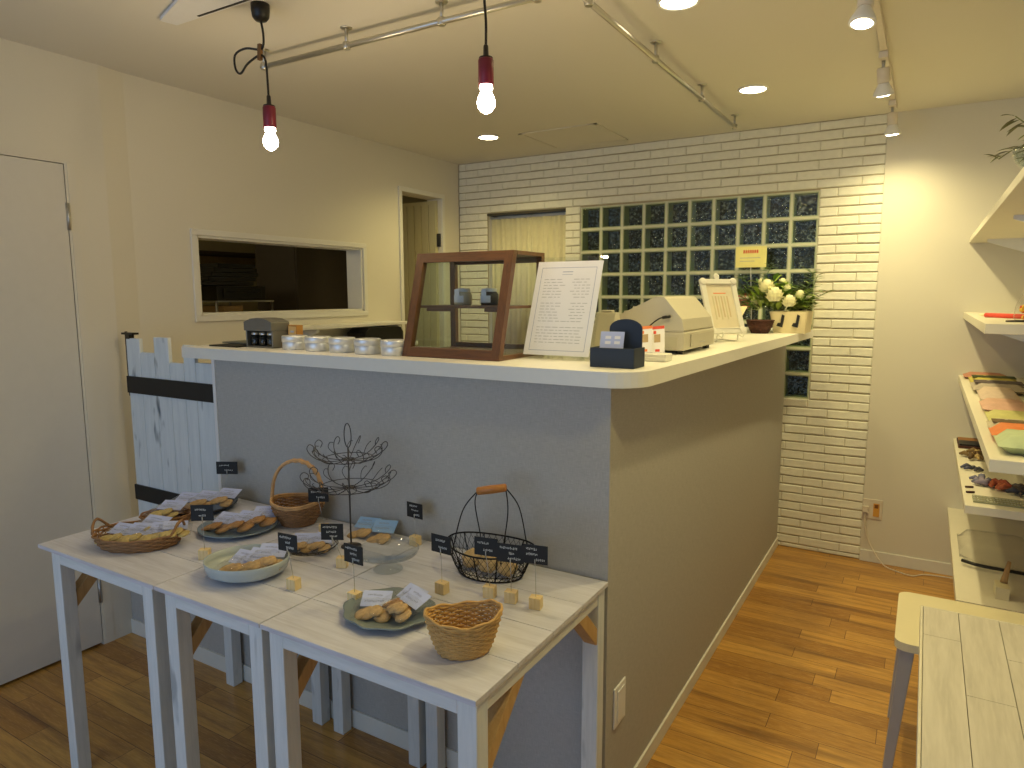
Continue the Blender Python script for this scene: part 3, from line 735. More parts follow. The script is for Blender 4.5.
# -- packets of cookies
def packet_proto(cm, lm, n, spread, seed, lsize=(.076, .052)):
    rnd = random.Random(seed)
    t = thing('cookie_packet', 'x', 'cookies', (0, 0, 0))
    c = MB()
    for i in range(n):
        a = -.5 + (i + .5) / n; x = a * spread; z = .008 + .005 * (i % 3)
        rr_ = .021 + rnd.uniform(-.002, .002); tl = rnd.uniform(.1, .45)
        c.M = frame((x, -.028 + rnd.uniform(-.008, .006), z), (math.cos(tl), 0, math.sin(tl)), (0, 1, rnd.uniform(.0, .3)))
        c.lathe([(rr_ * .88, -.004), (rr_, -.0015), (rr_ * .98, .002), (rr_ * .7, .0048), (rr_ * .3, .0056), (.0005, .0057)], (0, 0, 0), 14,
                wob=lambda a_, r_, z_, s_=seed + i: 1 + .05 * math.sin(3 * a_ + s_) + .03 * math.sin(7 * a_ + 2 * s_))
        c.M = None
    c.build('cookies', cm, t)
    # crinkled bag
    c = MB(); nx, ny = 8, 8; W, Hh = spread + .030, .105
    for sgn in (1, -1):
        vs = []
        for j in range(ny + 1):
            for i in range(nx + 1):
                u = i / nx * 2 - 1; v = j / ny * 2 - 1
                d = (1 - u ** 4) * (1 - v ** 4)
                z = .013 + sgn * (.012 * d if v < .2 else .012 * d * (1 - (v - .2) / .8)) + .0015 * math.sin(i * 2.3 + j * 1.7 + seed) * d
                vs.append((u * W / 2, v * Hh / 2, max(z, .0005) if sgn < 0 else z + .002))
        fs = [(j * (nx + 1) + i, j * (nx + 1) + i + 1, (j + 1) * (nx + 1) + i + 1, (j + 1) * (nx + 1) + i) for j in range(ny) for i in range(nx)]
        c.add(vs, fs, 0, True)
    c.build('bag_film', m_film, t)
    # folded paper header
    c = MB(); w, h = lsize; M = frame((0, .026, .0195), (1, .03, 0), (0, 1, .26)); c.M = M
    c.box(-w / 2, w / 2, -h / 2, h / 2, 0, .0012); c.M = None
    scribble(c, M, w, h, ((.45, .1), (.6, .02)), 1, lift=.0014, seed=seed, thick=.0011)
    c.build('paper_label', [lm, m_inkblue], t)
    return t
protos = {'a': packet_proto(m_cookie, m_lab, 4, .075, 1), 'b': packet_proto(m_cookie2, m_lab, 5, .085, 2), 'c': packet_proto(m_cracker, m_lab, 4, .085, 3, (.085, .05)),
          'd': packet_proto(m_cookie, m_labblue, 3, .06, 4, (.075, .048))}
used = set()
def packet(k, x, y, z, rz, label, tilt=(0, 0), sc=1):
    if k in used: t = dup(protos[k], (x, y, z), label=label)
    else: t = protos[k]; used.add(k); t.location = (x, y, z); t['label'] = label
    t.rotation_euler = (tilt[0], tilt[1], rz); t.scale = (sc, sc, sc)

def plate(name, label, cat, x, y, r, h, mat, well=.62, wob=None, sx=1, rz=0, thick=.004):
    c = MB((x, y, T0))
    prof = [(.0005, .004), (r * well, .004), (r * (well + .1), .008), (r * .97, h), (r, h + .0006), (r, h - thick * .7), (r * (well + .1), .0035), (r * well * .9, 0), (.0005, 0)]
    c.lathe(prof, (x, y, T0), 40, wob=wob, sx=sx, rot=rz)
    return tag(c.build(name, mat), label, cat)
plate('serving_plate', 'dark slate round plate of cookies by the end of the counter', 'plate', -1.475, -.165, .125, .022, m_plate_dark)
plate('serving_plate', 'blue-grey round plate of long brown cookies in front of the handled basket', 'plate', -1.175, -.235, .122, .017, m_plate_blue)
plate('serving_plate', 'sage green plate with a scalloped rim beside the woven oval basket', 'plate', -.365, -.445, .108, .018, m_plate_green, .6, wob=lambda a, r, z: 1 + (.035 * math.cos(9 * a) + .05 * math.cos(2 * a + .5)) * (r / .108) ** 3)
BX, BY = -.850, -.458
c = MB((BX, BY, T0)); r = .106; hb = .048
c.lathe([(.0005, .0045), (.055, .005), (.085, .014), (.104, .030), (r - .003, hb), (r, hb + .001), (r, hb - .004), (.100, .018), (.075, .004), (.060, 0), (.0005, 0)], (BX, BY, T0), 44, sx=1.04, sy=.92, rot=.54)
tag(c.build('serving_bowl', m_bowl), 'pale grey shallow oval bowl of cookies on the middle table', 'bowl')

# wicker helpers
def wicker(c, cx, cy, z0, levels, mi=0, nst=22, rr=.0028, rz=0, stake=.0022, saddle=0, mi2=None):
    """levels: (a, b, z) ellipses bottom to top, woven row by row round upright stakes"""
    cr, sr = math.cos(rz), math.sin(rz)
    def P(a, b, z, th, k=1):
        x, y = a * k * math.cos(th), b * k * math.sin(th)
        return Vector((cx + x * cr - y * sr, cy + x * sr + y * cr, z0 + z + saddle * math.cos(th) ** 2 * (z / levels[-1][2]) ** 2))
    for n_, (a, b, z) in enumerate(levels):
        N = nst * 4
        pts = [P(a, b, z, 2 * PI * i / N, 1 + .028 * math.cos(nst / 2 * 2 * PI * i / N + (n_ % 2) * PI)) for i in range(N)]
        c.tube(pts, rr, 5, mi, closed=True)
    for s_ in range(nst):
        th = 2 * PI * (s_) / nst
        c.tube([P(a, b, z, th) for a, b, z in levels], stake, 5, mi if mi2 is None else mi2)
    return P
def lev(a0, b0, a1, b1, h, n, z0=.0): return [(a0 + (a1 - a0) * (i / (n - 1)) ** .8, b0 + (b1 - b0) * (i / (n - 1)) ** .8, z0 + h * i / (n - 1)) for i in range(n)]
def ell(a, b, z, cx, cy, z0, rz, n=40, f0=0, f1=2 * PI, saddle=0, closed=True):
    out = []
    for i in range(n if closed else n + 1):
        th = f0 + (f1 - f0) * i / n; x, y = a * math.cos(th), b * math.sin(th)
        out.append(Vector((cx + x * math.cos(rz) - y * math.sin(rz), cy + x * math.sin(rz) + y * math.cos(rz), z0 + z + saddle * math.cos(th) ** 2)))
    return out
# shallow wicker tray
WC = (-1.325, -.472, T0); t = thing('wicker_tray', 'shallow oval wicker tray with two small handles on the left table', 'basket', WC); rz = .48
c = MB(WC); c.lathe([(.0005, .002), (.9, .002), (.92, .006), (.0005, .006)], (WC[0], WC[1], T0), 36, sx=.107, sy=.074, rot=rz); c.build('tray_bottom', m_wick2, t)
c = MB(WC); wicker(c, WC[0], WC[1], T0, lev(.110, .078, .132, .095, .036, 7, .003), rz=rz, nst=26, rr=.0034, saddle=.004); c.build('woven_side', m_wick2, t)
for s_ in (0, PI):
    e = ell(.132, .095, .040, WC[0], WC[1], T0, rz, n=12, f0=s_ - .42, f1=s_ + .42, closed=False)
    pts = [p + Vector((0, 0, .034 * math.sin(PI * i / 12))) for i, p in enumerate(e)]
    c = MB(WC); c.tube(pts, .004, 7); c.tube([p + Vector((.002 * math.sin(i), .002 * math.cos(i), .002)) for i, p in enumerate(pts)], .0028, 6); c.build('tray_handle', m_wick2, t)
for i, (px_, py_, rr2, l) in enumerate([(-1.378, -.505, .25, 'lying at its left end'), (-1.325, -.480, .35, 'lying second from the left'), (-1.272, -.448, .40, 'lying second from the right'), (-1.345, -.425, .25, 'lying at the back, half under the others')]):
    packet('c', px_, py_, T0 + .016 + (.008 if i == 3 else .002 * i), rr2, 'pale cookie packet in the shallow wicker tray, ' + l, tilt=(.12, .04))
packet('c', -1.228, -.420, T0 + .036, .9, 'pale cookie packet in the shallow wicker tray, at its right handle', tilt=(.1, .1), sc=.8)
# small dark basket behind with a pale packet
BC = (-1.42, -.325, T0); t = thing('small_basket', 'small dark brown basket behind the shallow wicker tray', 'basket', BC)
c = MB(BC); c.lathe([(.0005, .002), (.05, .002), (.05, .006), (.0005, .006)], BC, 24, sx=1.15, rot=.5); wicker(c, BC[0], BC[1], T0, lev(.06, .048, .078, .066, .034, 7, .003), rz=.5, nst=20, rr=.0032); c.build('woven_side', m_wick2, t)
packet('c', -1.415, -.320, T0 + .036, .35, 'pale cookie packet heaped on the small dark brown basket', tilt=(.1, 0), sc=1.0)
# dark plate
for i, (x, y, rr2, l) in enumerate([(-1.520, -.195, .35, 'left'), (-1.458, -.160, .3, 'middle'), (-1.405, -.115, .3, 'right')]):
    packet('a', x, y, T0 + .014 + .006 * i, rr2, 'cookie packet on the dark slate plate, ' + l + ' one of three', tilt=(.12, .03))
# blue-grey plate
for i, (x, y, rr2, l) in enumerate([(-1.215, -.265, .2, 'left'), (-1.150, -.235, .25, 'middle'), (-1.120, -.185, .5, 'right')]):
    packet('b', x, y, T0 + .010 + .007 * i, rr2, 'packet of long brown cookies on the blue-grey plate, ' + l + ' one of three', tilt=(.14, .02))
# bowl
for i, (x, y, rr2, l) in enumerate([(BX - .022, BY - .008, .15, 'left'), (BX + .022, BY + .012, .3, 'middle'), (BX + .042, BY + .040, .5, 'right')]):
    packet('a', x, y, T0 + .014 + .008 * i, rr2, 'cookie packet in the pale oval bowl, ' + l + ' one of three', tilt=(.16, .02))
# sage plate
for i, (x, y, rr2, l) in enumerate([(-.392, -.465, .5, 'left'), (-.340, -.415, -.25, 'rear'), (-.312, -.440, -.35, 'right')]):
    packet('b' if i == 1 else 'a', x, y, T0 + .010 + .007 * i, rr2, 'cookie packet on the sage green plate, ' + l + ' one of three', tilt=(.16, .03), sc=.92)
# blue labelled packets behind
packet('d', -.725, -.060, T0 + .004, .25, 'blue-labelled cookie packet behind the glass cake stand, right one', tilt=(.35, 0))
packet('d', -.800, -.060, T0 + .004, .2, 'blue-labelled cookie packet at the foot of the wire stand, left one', tilt=(.2, 0))

# handled wicker basket
HC = (-1.058, -.094, T0); t = thing('handled_basket', 'tall-handled brown wicker basket standing empty against the counter', 'basket', HC); rz = .5
c = MB(HC); c.lathe([(.0005, .002), (.055, .002), (.055, .006), (.0005, .006)], HC, 24, rot=rz); c.build('basket_bottom', m_wick2, t)
c = MB(HC); L_ = [(.050 + .032 * math.sin(i / 13 * 1.5), .048 + .031 * math.sin(i / 13 * 1.5), .003 + .062 * i / 13) for i in range(14)]
wicker(c, HC[0], HC[1], T0, L_, rz=rz, nst=26, rr=.0027, saddle=.010); c.build('woven_side', m_wick2, t)
c = MB(HC)
for dd_ in (0, .006):
    c.tube(ell(.084, .081, .070 + dd_, HC[0], HC[1], T0, rz, saddle=.010), .0038, 6, closed=True)
c.build('basket_rim', m_wickh, t)
arch = [];
for i in range(25):
    a = PI * i / 24; x = .084 * math.cos(a) * (1 + .06 * math.sin(a)); z = .066 + .145 * math.sin(a) ** .8
    arch.append(Vector((HC[0] + x * math.cos(rz), HC[1] + x * math.sin(rz), T0 + z)))
c = MB(HC); c.tube(arch, .0058, 8)
for k in range(3):
    c.tube([p + Vector((.005 * math.cos(i * 1.1 + k * 2.1), .005 * math.sin(i * 1.1 + k * 2.1), .005 * math.sin(i * 1.1 + k * 2.1))) for i, p in enumerate(arch)], .0026, 5)
c.build('basket_handle', m_wickh, t)

# woven oval basket (empty, honey coloured, one end higher)
VC = (-.118, -.492, T0); t = thing('bread_basket', 'honey-coloured woven oval basket, empty, at the front edge of the right table', 'basket', VC); rz = .78
c = MB(VC); c.lathe([(.0005, .002), (.9, .002), (.9, .005), (.0005, .005)], VC, 30, sx=.054, sy=.041, rot=rz); c.build('basket_bottom', m_wick, t)
c = MB(VC); wicker(c, VC[0], VC[1], T0, lev(.052, .040, .080, .058, .070, 15, .003), rz=rz, nst=28, rr=.0028, saddle=.014); c.build('woven_side', m_wick, t)
c = MB(VC); P1_ = ell(.081, .059, .0745, VC[0], VC[1], T0, rz, n=60, saddle=.014)
c.tube([p + Vector((0, 0, .0022 * math.sin(i * .9))) for i, p in enumerate(P1_)], .0034, 6, closed=True)
c.tube([p + Vector((0, 0, .0035 + .0022 * math.sin(i * .9 + 2.5))) for i, p in enumerate(P1_)], .003, 6, closed=True)
c.build('basket_rim', m_wick, t)

# two-tier wire stand
SC = (-.758, -.162, T0); t = thing('wire_stand', 'tall two-tier silver wire stand with curled leaf branches', 'stand', SC)
c = MB(SC); c.tube([(SC[0], SC[1], T0), (SC[0], SC[1], 1.035)], .0024, 8); c.lathe([(.03, 0), (.03, .002), (.004, .006), (.002, .012)], SC, 20); c.build('pole', m_silverwire, t)
c = MB(SC); lp = [(SC[0] + .014 * math.sin(2 * PI * i / 20) * (1 if True else 0), SC[1], 1.035 + .036 * (1 - math.cos(2 * PI * i / 20))) for i in range(21)]
c.tube(lp, .0016, 6); c.build('top_loop', m_silverwire, t)
for zt_, rad, n_, nm in ((1.000, .118, 10, 'upper_tier'), (.915, .142, 12, 'lower_tier')):
    c = MB(SC)
    c.tube(ell(.020, .020, 0, SC[0], SC[1], zt_, 0, n=16), .0014, 5, closed=True)
    c.tube(ell(rad * .62, rad * .62, .003, SC[0], SC[1], zt_, 0, n=36), .0013, 5, closed=True)
    for k in range(n_):
        a = 2 * PI * k / n_ + .2; d = Vector((math.cos(a), math.sin(a), 0)); s_ = Vector((-math.sin(a), math.cos(a), 0)); o_ = Vector((SC[0], SC[1], zt_))
        pts = [o_ + d * rad * f_ + Vector((0, 0, z_)) + s_ * w_ for f_, z_, w_ in ((.02, 0, 0), (.3, -.003, .004), (.62, .001, .008), (.86, .016, .006), (.98, .036, -.002), (.92, .048, -.010), (.82, .040, -.012), (.84, .026, -.006))]
        c.tube(cord(pts, 4), .0013, 5)
        pts = [o_ + d * rad * f_ + Vector((0, 0, z_)) + s_ * w_ for f_, z_, w_ in ((.55, .001, .008), (.68, .010, .020), (.80, .022, .026), (.86, .034, .018), (.80, .034, .010))]
        c.tube(cord(pts, 4), .0011, 5)
    c.build(nm, m_silverwire, t)
# wire tray with round cookies
TC = (-.825, -.300, T0); t = thing('wire_tray', 'small round silver wire tray of cookies left of the glass cake stand', 'tray', (-.838, -.250, T0)); TC = (-.838, -.250, T0)
c = MB(TC)
for rad, z in ((.045, .004), (.062, .006), (.078, .016), (.082, .020)): c.tube(ell(rad, rad * .9, z, TC[0], TC[1], T0, .5, n=32), .0015, 5, closed=True)
for k in range(14):
    a = 2 * PI * k / 14; d = Vector((math.cos(a), math.sin(a) * .9, 0)); o_ = Vector(TC)
    c.tube([o_ + d * .01 + Vector((0, 0, .003)), o_ + d * .05 + Vector((0, 0, .003)), o_ + d * .070 + Vector((0, 0, .010)), o_ + d * .084 + Vector((0, 0, .023))], .0011, 5)
c.build('wire_frame', m_silverwire, t)
packet('a', -.862, -.258, T0 + .010, .5, 'cookie packet in the small round wire tray, left one', tilt=(.1, 0), sc=.85)
packet('a', -.808, -.233, T0 + .014, .3, 'cookie packet in the small round wire tray, right one', tilt=(.1, 0), sc=.85)
# glass cake stand
c = MB((-.548, -.238, T0)); cc_ = (-.548, -.238, T0)
c.lathe([(.040, 0), (.041, .002), (.034, .008), (.012, .018), (.008, .032), (.010, .040), (.022, .046), (.078, .049), (.084, .058), (.086, .058), (.081, .046), (.060, .0435), (.0005, .043)], cc_, 48)
tag(c.build('cake_stand', glassmat('pressed_glass', (246, 248, 248), 1.1, .03)), 'empty clear glass cake stand in the centre of the right table', 'cake stand')

# wire mesh basket with wooden grip
MC = (-.292, -.118, T0); t = thing('wire_basket', 'black wire mesh basket with a wooden grip holding wrapped cookies', 'basket', MC); rz = .06
def MP(th, k, z): # k scale
    x, y = .125 * k * math.cos(th), .088 * k * math.sin(th)
    return Vector((MC[0] + x * math.cos(rz) - y * math.sin(rz), MC[1] + x * math.sin(rz) + y * math.cos(rz), T0 + z + .010 * math.cos(th) ** 2 * (z / .075) ** 2))
def kk(z): return .70 + .30 * min(1, z / .075) ** .7
c = MB(MC)
for z, rr2 in ((.003, .0022), (.016, .0012), (.075, .0024)): c.tube([MP(2 * PI * i / 48, kk(z), z) for i in range(48)], rr2, 6, closed=True)
for k in range(12): c.tube([MP(2 * PI * k / 12, kk(z), z) for z in (.003, .02, .045, .075)], .0017, 5)
c.build('basket_frame', m_blackmetal, t)
c = MB(MC); N = 40
for s_ in (1, -1):
    for k in range(N):
        pts = [MP(2 * PI * (k + s_ * 2.6 * q / 6) / N, kk(.004 + .069 * q / 6) * .995, .004 + .069 * q / 6) for q in range(7)]
        c.tube(pts, .00065, 4, cap=False)
for k in range(-4, 5):
    u = k / 5; ln = math.sqrt(max(0, 1 - u * u)) * .7
    c.tube([MP(0, 0, .003) + Vector((.125 * .7 * u * math.cos(rz) + s_ * .088 * ln * math.sin(rz), .125 * .7 * u * math.sin(rz) - s_ * .088 * ln * math.cos(rz), 0)) for s_ in (1, -1)], .0009, 4)
c.build('wire_mesh', m_blackmetal, t)
for th0 in (0, PI):
    c = MB(MC)
    for dth in (-.95, .95):
        p0 = MP(th0 + dth, 1, .075); sg = 1 if th0 == 0 else -1
        top = Vector((MC[0] + sg * .038 * math.cos(.35) + .006, MC[1] + sg * .038 * math.sin(.35), T0 + .233 + .006 * sg))
        mid = p0.lerp(top, .55) + Vector((sg * .012 * math.cos(rz), sg * .012 * math.sin(rz), .016))
        c.tube(cord([p0 + Vector((0, 0, -.012)), p0, mid, top], 6), .0017, 6)
    c.build('handle_wire', m_blackmetal, t)
c = MB(MC); a_ = Vector((MC[0] + .006 - .040 * math.cos(.35), MC[1] - .040 * math.sin(.35), T0 + .226)); b_ = Vector((MC[0] + .006 + .040 * math.cos(.35), MC[1] + .040 * math.sin(.35), T0 + .240))
c.tube([a_, a_.lerp(b_, .02), a_.lerp(b_, .5), a_.lerp(b_, .98), b_], [.008, .0105, .0115, .0105, .008], 14)
c.build('wooden_grip', wood('amber_grip', (190, 126, 58), (156, 96, 40), .45, 'x', 2), t, label='amber wooden grip')
m_bun = plain('toasted_crumble', (216, 184, 128), .8, var=.45, nscale=70, bmp=1)
for i, (dx, dy, l) in enumerate(((-.058, -.004, 'left'), (-.000, -.010, 'middle'), (.056, -.004, 'right'))):
    t = thing('wrapped_bun', 'round wrapped crumble cookie in the wire mesh basket, ' + l + ' one of three', 'cookies', (MC[0] + dx, MC[1] + dy, T0 + .006)); O = (MC[0] + dx, MC[1] + dy, T0 + .006)
    c = MB(O); c.M = frame((O[0], O[1], O[2] + .026), (1, .3, .1), (-.2, .8, .75)); c.lathe([(.016, -.012), (.026, -.008), (.028, 0), (.024, .007), (.012, .011), (.0005, .012)], (0, 0, 0), 20, wob=lambda a, r, z: 1 + .06 * math.sin(5 * a + i) + .04 * math.sin(9 * a)); c.build('crumble_cookie', m_bun, t)
    c = MB(O); c.M = frame((O[0], O[1], O[2] + .027), (1, .3, .1), (-.2, .8, .75)); c.lathe([(.0005, -.016), (.024, -.015), (.031, -.004), (.031, .004), (.026, .012), (.012, .016), (.0005, .0165)], (0, 0, 0), 16, wob=lambda a, r, z: 1 + .07 * math.sin(8 * a) + .05 * math.sin(13 * a)); c.build('wrapper', m_film, t)

# ------------------------------------------------------------------ goods on the counter
K = ZT + .0004
# five round tins
tin0 = None
for i, x in enumerate((-1.252, -1.134, -1.016, -.898, -.780)):
    nm = 'round silver tin on the counter, ' + ('first from the left in the row of five', 'second from the left in the row of five', 'middle one in the row of five', 'second from the right in the row of five', 'rightmost in the row, against the display case')[i]
    if tin0 is None:
        tin0 = thing('round_tin', nm, 'tin', (x, .095 - .003 * i, K), 0, 'round tins on the counter')
        c = MB(); c.lathe([(.0005, 0), (.041, 0), (.043, .002), (.043, .032), (.0405, .034), (.0005, .034)], (0, 0, 0), 36); c.build('tin_body', m_tin, tin0)
        c = MB(); c.lathe([(.0435, .028), (.0448, .0285), (.0448, .046), (.043, .049), (.038, .0495), (.036, .0475), (.0005, .0475)], (0, 0, 0), 36); c.build('tin_lid', m_tin, tin0)
    else: dup(tin0, (x, .095 - .003 * i, K), label=nm)
# box of small jars
JC = (-1.40, .14, K); t = thing('jar_carrier', 'grey domed box holding little jars at the left end of the counter', 'box', JC)
c = MB(JC); c.box(-1.490, -1.345, .075, .150, K, K + .006); c.box(-1.490, -1.484, .075, .150, K, K + .095); c.box(-1.351, -1.345, .075, .150, K, K + .095); c.box(-1.484, -1.351, .144, .150, K, K + .095)
c.prism([(-1.492, K + .062), (-1.343, K + .062), (-1.343, K + .094), (-1.380, K + .106), (-1.418, K + .109), (-1.455, K + .106), (-1.492, K + .094)], .070, .153, 'y'); c.build('carrier_shell', plain('pewter_tinplate', (122, 122, 118), .4, .6), t, bevel=.002)
for k in range(3):
    x = -1.462 + k * .043; c = MB(JC); c.lathe([(.0005, .008), (.017, .008), (.018, .012), (.018, .040), (.013, .046)], (x, .098, K - .001), 18); j = c.build('jar', glassmat('jar_glass', (214, 214, 208), 1.5), t)
    c = MB(JC); c.lathe([(.0005, .0105), (.015, .0105), (.015, .030), (.0005, .030)], (x, .098, K), 14); c.build('jar_filling', m_black, j)
    c = MB(JC); c.lathe([(.016, .046), (.0165, .047), (.0165, .0575), (.0005, .059)], (x, .098, K), 18); c.build('jar_lid', m_steel, j)
c = MB((-1.316, .15, K)); c.box(-1.342, -1.296, .145, .175, K, K + .082); c.box(-1.338, -1.300, .1435, .145, K + .045, K + .077, 1); c.box(-1.328, -1.310, .1428, .1436, K + .055, K + .062, 2)
tag(c.build('small_box', [plain('amber_box', (168, 120, 56), .6), plain('tan_label', (214, 176, 112), .7), m_ink], bevel=.001), 'small amber box with a tan label, between the jars and the first tin', 'box')
for k, (x0, x1, y0, y1, dz, l) in enumerate(((-1.66, -1.50, .04, .30, 0, 'thin black folder lying flat at the left end of the counter'), (-1.69, -1.52, .12, .38, .006, 'grey tray sheet lying on the black folder at the counter end'))):
    c = MB(((x0 + x1) / 2, .2, K)); c.box(x0, x1, y0, y1, K + dz, K + dz + .005); tag(c.build('flat_folder', [m_black, plain('grey_sheet', (106, 108, 100), .6)][k], bevel=.001), l, 'folder')

# wooden display case with a sloping glass front
DC = (-.55, .2, K); t = thing('display_case', 'brown wooden display case with a sloping glass front on the counter', 'display case', DC); O = DC
XA, XB = -.735, -.377; YF, YT, YB = .064, .152, .345; HT = .322; tw = .028
def sl(z): return YF + (YT - YF) * z / HT
def sbar(x0, x1, za, zb, mat, nm, th=.022):
    c = MB(O); c.prism([(sl(za), K + za), (sl(zb), K + zb), (sl(zb) + th, K + zb), (sl(za) + th, K + za)], x0, x1, 'x'); c.build(nm, mat, t, bevel=.002)
sbar(XA, XA + tw, 0, HT, m_casewood_z, 'front_stile'); sbar(XB - tw, XB, 0, HT, m_casewood_z, 'front_stile')
sbar(XA + tw, XB - tw, 0, .030, m_casewood, 'bottom_rail'); sbar(XA + tw, XB - tw, HT - .030, HT, m_casewood, 'top_rail')
c = MB(O); c.prism([(sl(.03) + .009, K + .03), (sl(HT - .03) + .009, K + HT - .03), (sl(HT - .03) + .012, K + HT - .03), (sl(.03) + .012, K + .03)], XA + tw, XB - tw, 'x'); c.build('front_pane', m_glass, t)
c = MB(O); c.box(XA, XB, sl(0) + .0225, YB, K, K + .014); c.build('base_board', m_casewood, t, bevel=.001)
c = MB(O); c.box(XA, XB, YT + .0225, YB, K + HT - .012, K + HT); c.build('top_board', m_casewood, t, bevel=.001)
for x in (XA, XB - .02):
    c = MB(O); c.box(x, x + .02, YB - .02, YB, K + .014, K + HT - .012); c.build('rear_post', m_casewood_z, t, bevel=.001)
    c = MB(O); c.prism([(sl(.014) + .024, K + .014), (sl(HT - .012) + .024, K + HT - .012), (YB - .02, K + HT - .012), (YB - .02, K + .014)], x + .008, x + .011, 'x'); c.build('side_pane', m_glass, t)
c = MB(O); c.box(XA + .002, XB - .002, sl(.15) + .026, YB - .021, K + .150, K + .158); c.box(XA + .05, XA + .16, sl(.15) + .024, sl(.15) + .032, K + .140, K + .150); c.box(XB - .09, XB - .03, sl(.15) + .024, sl(.15) + .032, K + .140, K + .150); c.build('middle_shelf', m_casewood, t, bevel=.001)
c = MB(O); c.box(XA + .02, XB - .02, YB - .016, YB - .002, K + .014, K + .030); c.box(XA + .02, XB - .02, YB - .016, YB - .002, K + HT - .030, K + HT - .012); c.build('rear_rail', m_casewood, t, bevel=.001)
for x, fil, l in ((-.628, plain('jam_pale', (214, 200, 170), .5), 'small jar with a pale paper label on the display case shelf, left one'), (-.525, plain('jam_dark', (46, 34, 30), .4), 'small dark jar with a wrap-around paper label on the display case shelf, right one')):
    JO = (x, .25, K + .1585); t2 = thing('jam_jar', l, 'jar', JO)
    c = MB(JO); c.lathe([(.0005, 0), (.027, 0), (.029, .003), (.029, .034), (.022, .042)], JO, 22); c.build('jar_body', fil, t2)
    c = MB(JO); c.lathe([(.023, .042), (.0235, .0425), (.0235, .052), (.0005, .054)], JO, 22); c.build('jar_lid', m_paper, t2)
    c = MB(JO); e = [(.0296 * math.cos(a), .0296 * math.sin(a)) for a in [R(200 + 12 * q) for q in range(10)]]
    vs = [(JO[0] + a, JO[1] + b, JO[2] + z) for z in (.008, .030) for a, b in e]; c.add(vs, [(q, q + 1, 11 + q, 10 + q) for q in range(9)], 0, True)
    c.box(JO[0] - .012, JO[0] + .006, JO[1] - .031, JO[1] - .029, JO[2] + .030, JO[2] + .050)
    c.build('paper_band', m_paper, t2)

# acrylic holder with the price list
AC = (-.285, .27, K); t = thing('sheet_holder', 'clear acrylic stand leaning back beside the display case', 'stand', AC)
M = frame((-.264, .200, K + .006), (1, 0, 0), (0, .34, .94))
c = MB(AC); c.M = M; c.box(-.111, .119, 0, .318, -.004, -.002); c.box(-.111, .119, 0, .318, .0015, .003); c.M = None
c.build('clear_panel', m_acryl, t)
c = MB(AC); c.M = frame((-.264, .202, K), (1, 0, 0), (0, 1, 0)); c.box(-.108, .118, -.012, .13, 0, .003); c.M = None; c.build('stand_foot', m_acryl, t)
M2 = frame((-.264, .200, K + .012), (1, 0, 0), (0, .34, .94))
ps = thing('price_list', 'white printed price sheet in the acrylic stand', 'sheet', AC)
c = MB(AC); c.M = M2; c.box(-.109, .109, .0, .297, -.0015, .0006)
for q in ((-.092, .092, .014, .0152), (-.092, .092, .276, .2772), (-.092, -.0908, .014, .277), (.0908, .092, .014, .277)): c.box(*q, .0006, .0009, 1)
c.box(-.02, .015, .262, .264, .0006, .0009, 1); c.box(-.02, .015, .254, .255, .0006, .0009, 1)
rnd = random.Random(5)
for k in range(22):
    y = .238 - k * .0095
    if k in (7, 15): continue
    x = -.078
    while x < .07:
        l = rnd.uniform(.006, .02)
        if not (-.022 < x < .014) or k > 13: c.box(x, min(x + l, .078), y, y + .0018, .0006, .0009, 2)
        x += l + rnd.uniform(.003, .006)
c.M = None
c.build('printed_sheet', [m_paper, m_inkblue, m_ink], ps)

# navy card holder
NC = (-.035, .105, K); t = thing('card_holder', 'navy blue box holder with an arched back at the counter corner', 'card holder', NC)
c = MB(NC); c.box(-.088, .036, .062, .066, K, K + .052); c.box(-.088, -.084, .066, .142, K, K + .052); c.box(.032, .036, .066, .142, K, K + .052); c.box(-.084, .032, .066, .142, K, K + .004)
c.build('holder_box', m_navy, t, bevel=.0012)
ar = [(-.062, K + .004), (.030, K + .004)] + [(-.016 + .046 * math.cos(R(a)), K + .100 + .026 * math.sin(R(a))) for a in range(0, 181, 15)]
c = MB(NC); c.prism(ar, .132, .138, 'y'); c.build('arched_back', m_navy, t, bevel=.001)
M = frame((-.038, .096, K + .052), (1, .05, 0), (0, .25, .97))
c = MB(NC); c.M = M; c.box(-.036, .030, -.030, .042, -.001, .001)
for x in (-.022, .004):
    for y in (.008, .022): c.box(x, x + .016, y, y + .008, .001, .0013, 1)
c.M = None
tag(c.build('shop_card', [m_lab, m_paper]), 'lilac card with pale squares standing in the navy holder', 'card')
# leaflets
for k, (x, y, mt, l) in enumerate(((-.020, .30, m_orange, 'narrow white leaflet with an orange head, left one behind the navy holder'), (.012, .315, m_red, 'narrow white leaflet with a red head, right one beside the cash register'))):
    M = frame((x, y, K + .022), (1, .15, 0), (0, .55, .85)); M = M @ Matrix.Rotation(.12, 4, 'Z')
    c = MB((x, y, K)); c.M = M; c.box(-.020, .020, 0, .090, -.001, .001); c.box(-.020, .020, .080, .090, .001, .0014, 1); c.box(-.007, .006, .004, .012, .001, .0014, 1); c.box(-.010, .008, .035, .062, .001, .0013, 2); c.box(-.012, -.004, .064, .074, .001, .0014, 1)
    c.M = None; tag(c.build('leaflet', [m_paper, mt, plain('buff_print', (184, 158, 120), .8)]), l, 'leaflet')
c = MB((.01, .30, K)); c.box(-.035, .048, .282, .34, K, K + .021)
c.box(-.033, .046, .278, .282, K, K + .012); tag(c.build('leaflet_stand', m_trim, bevel=.002), 'low pale stand carrying the two leaflets', 'stand')
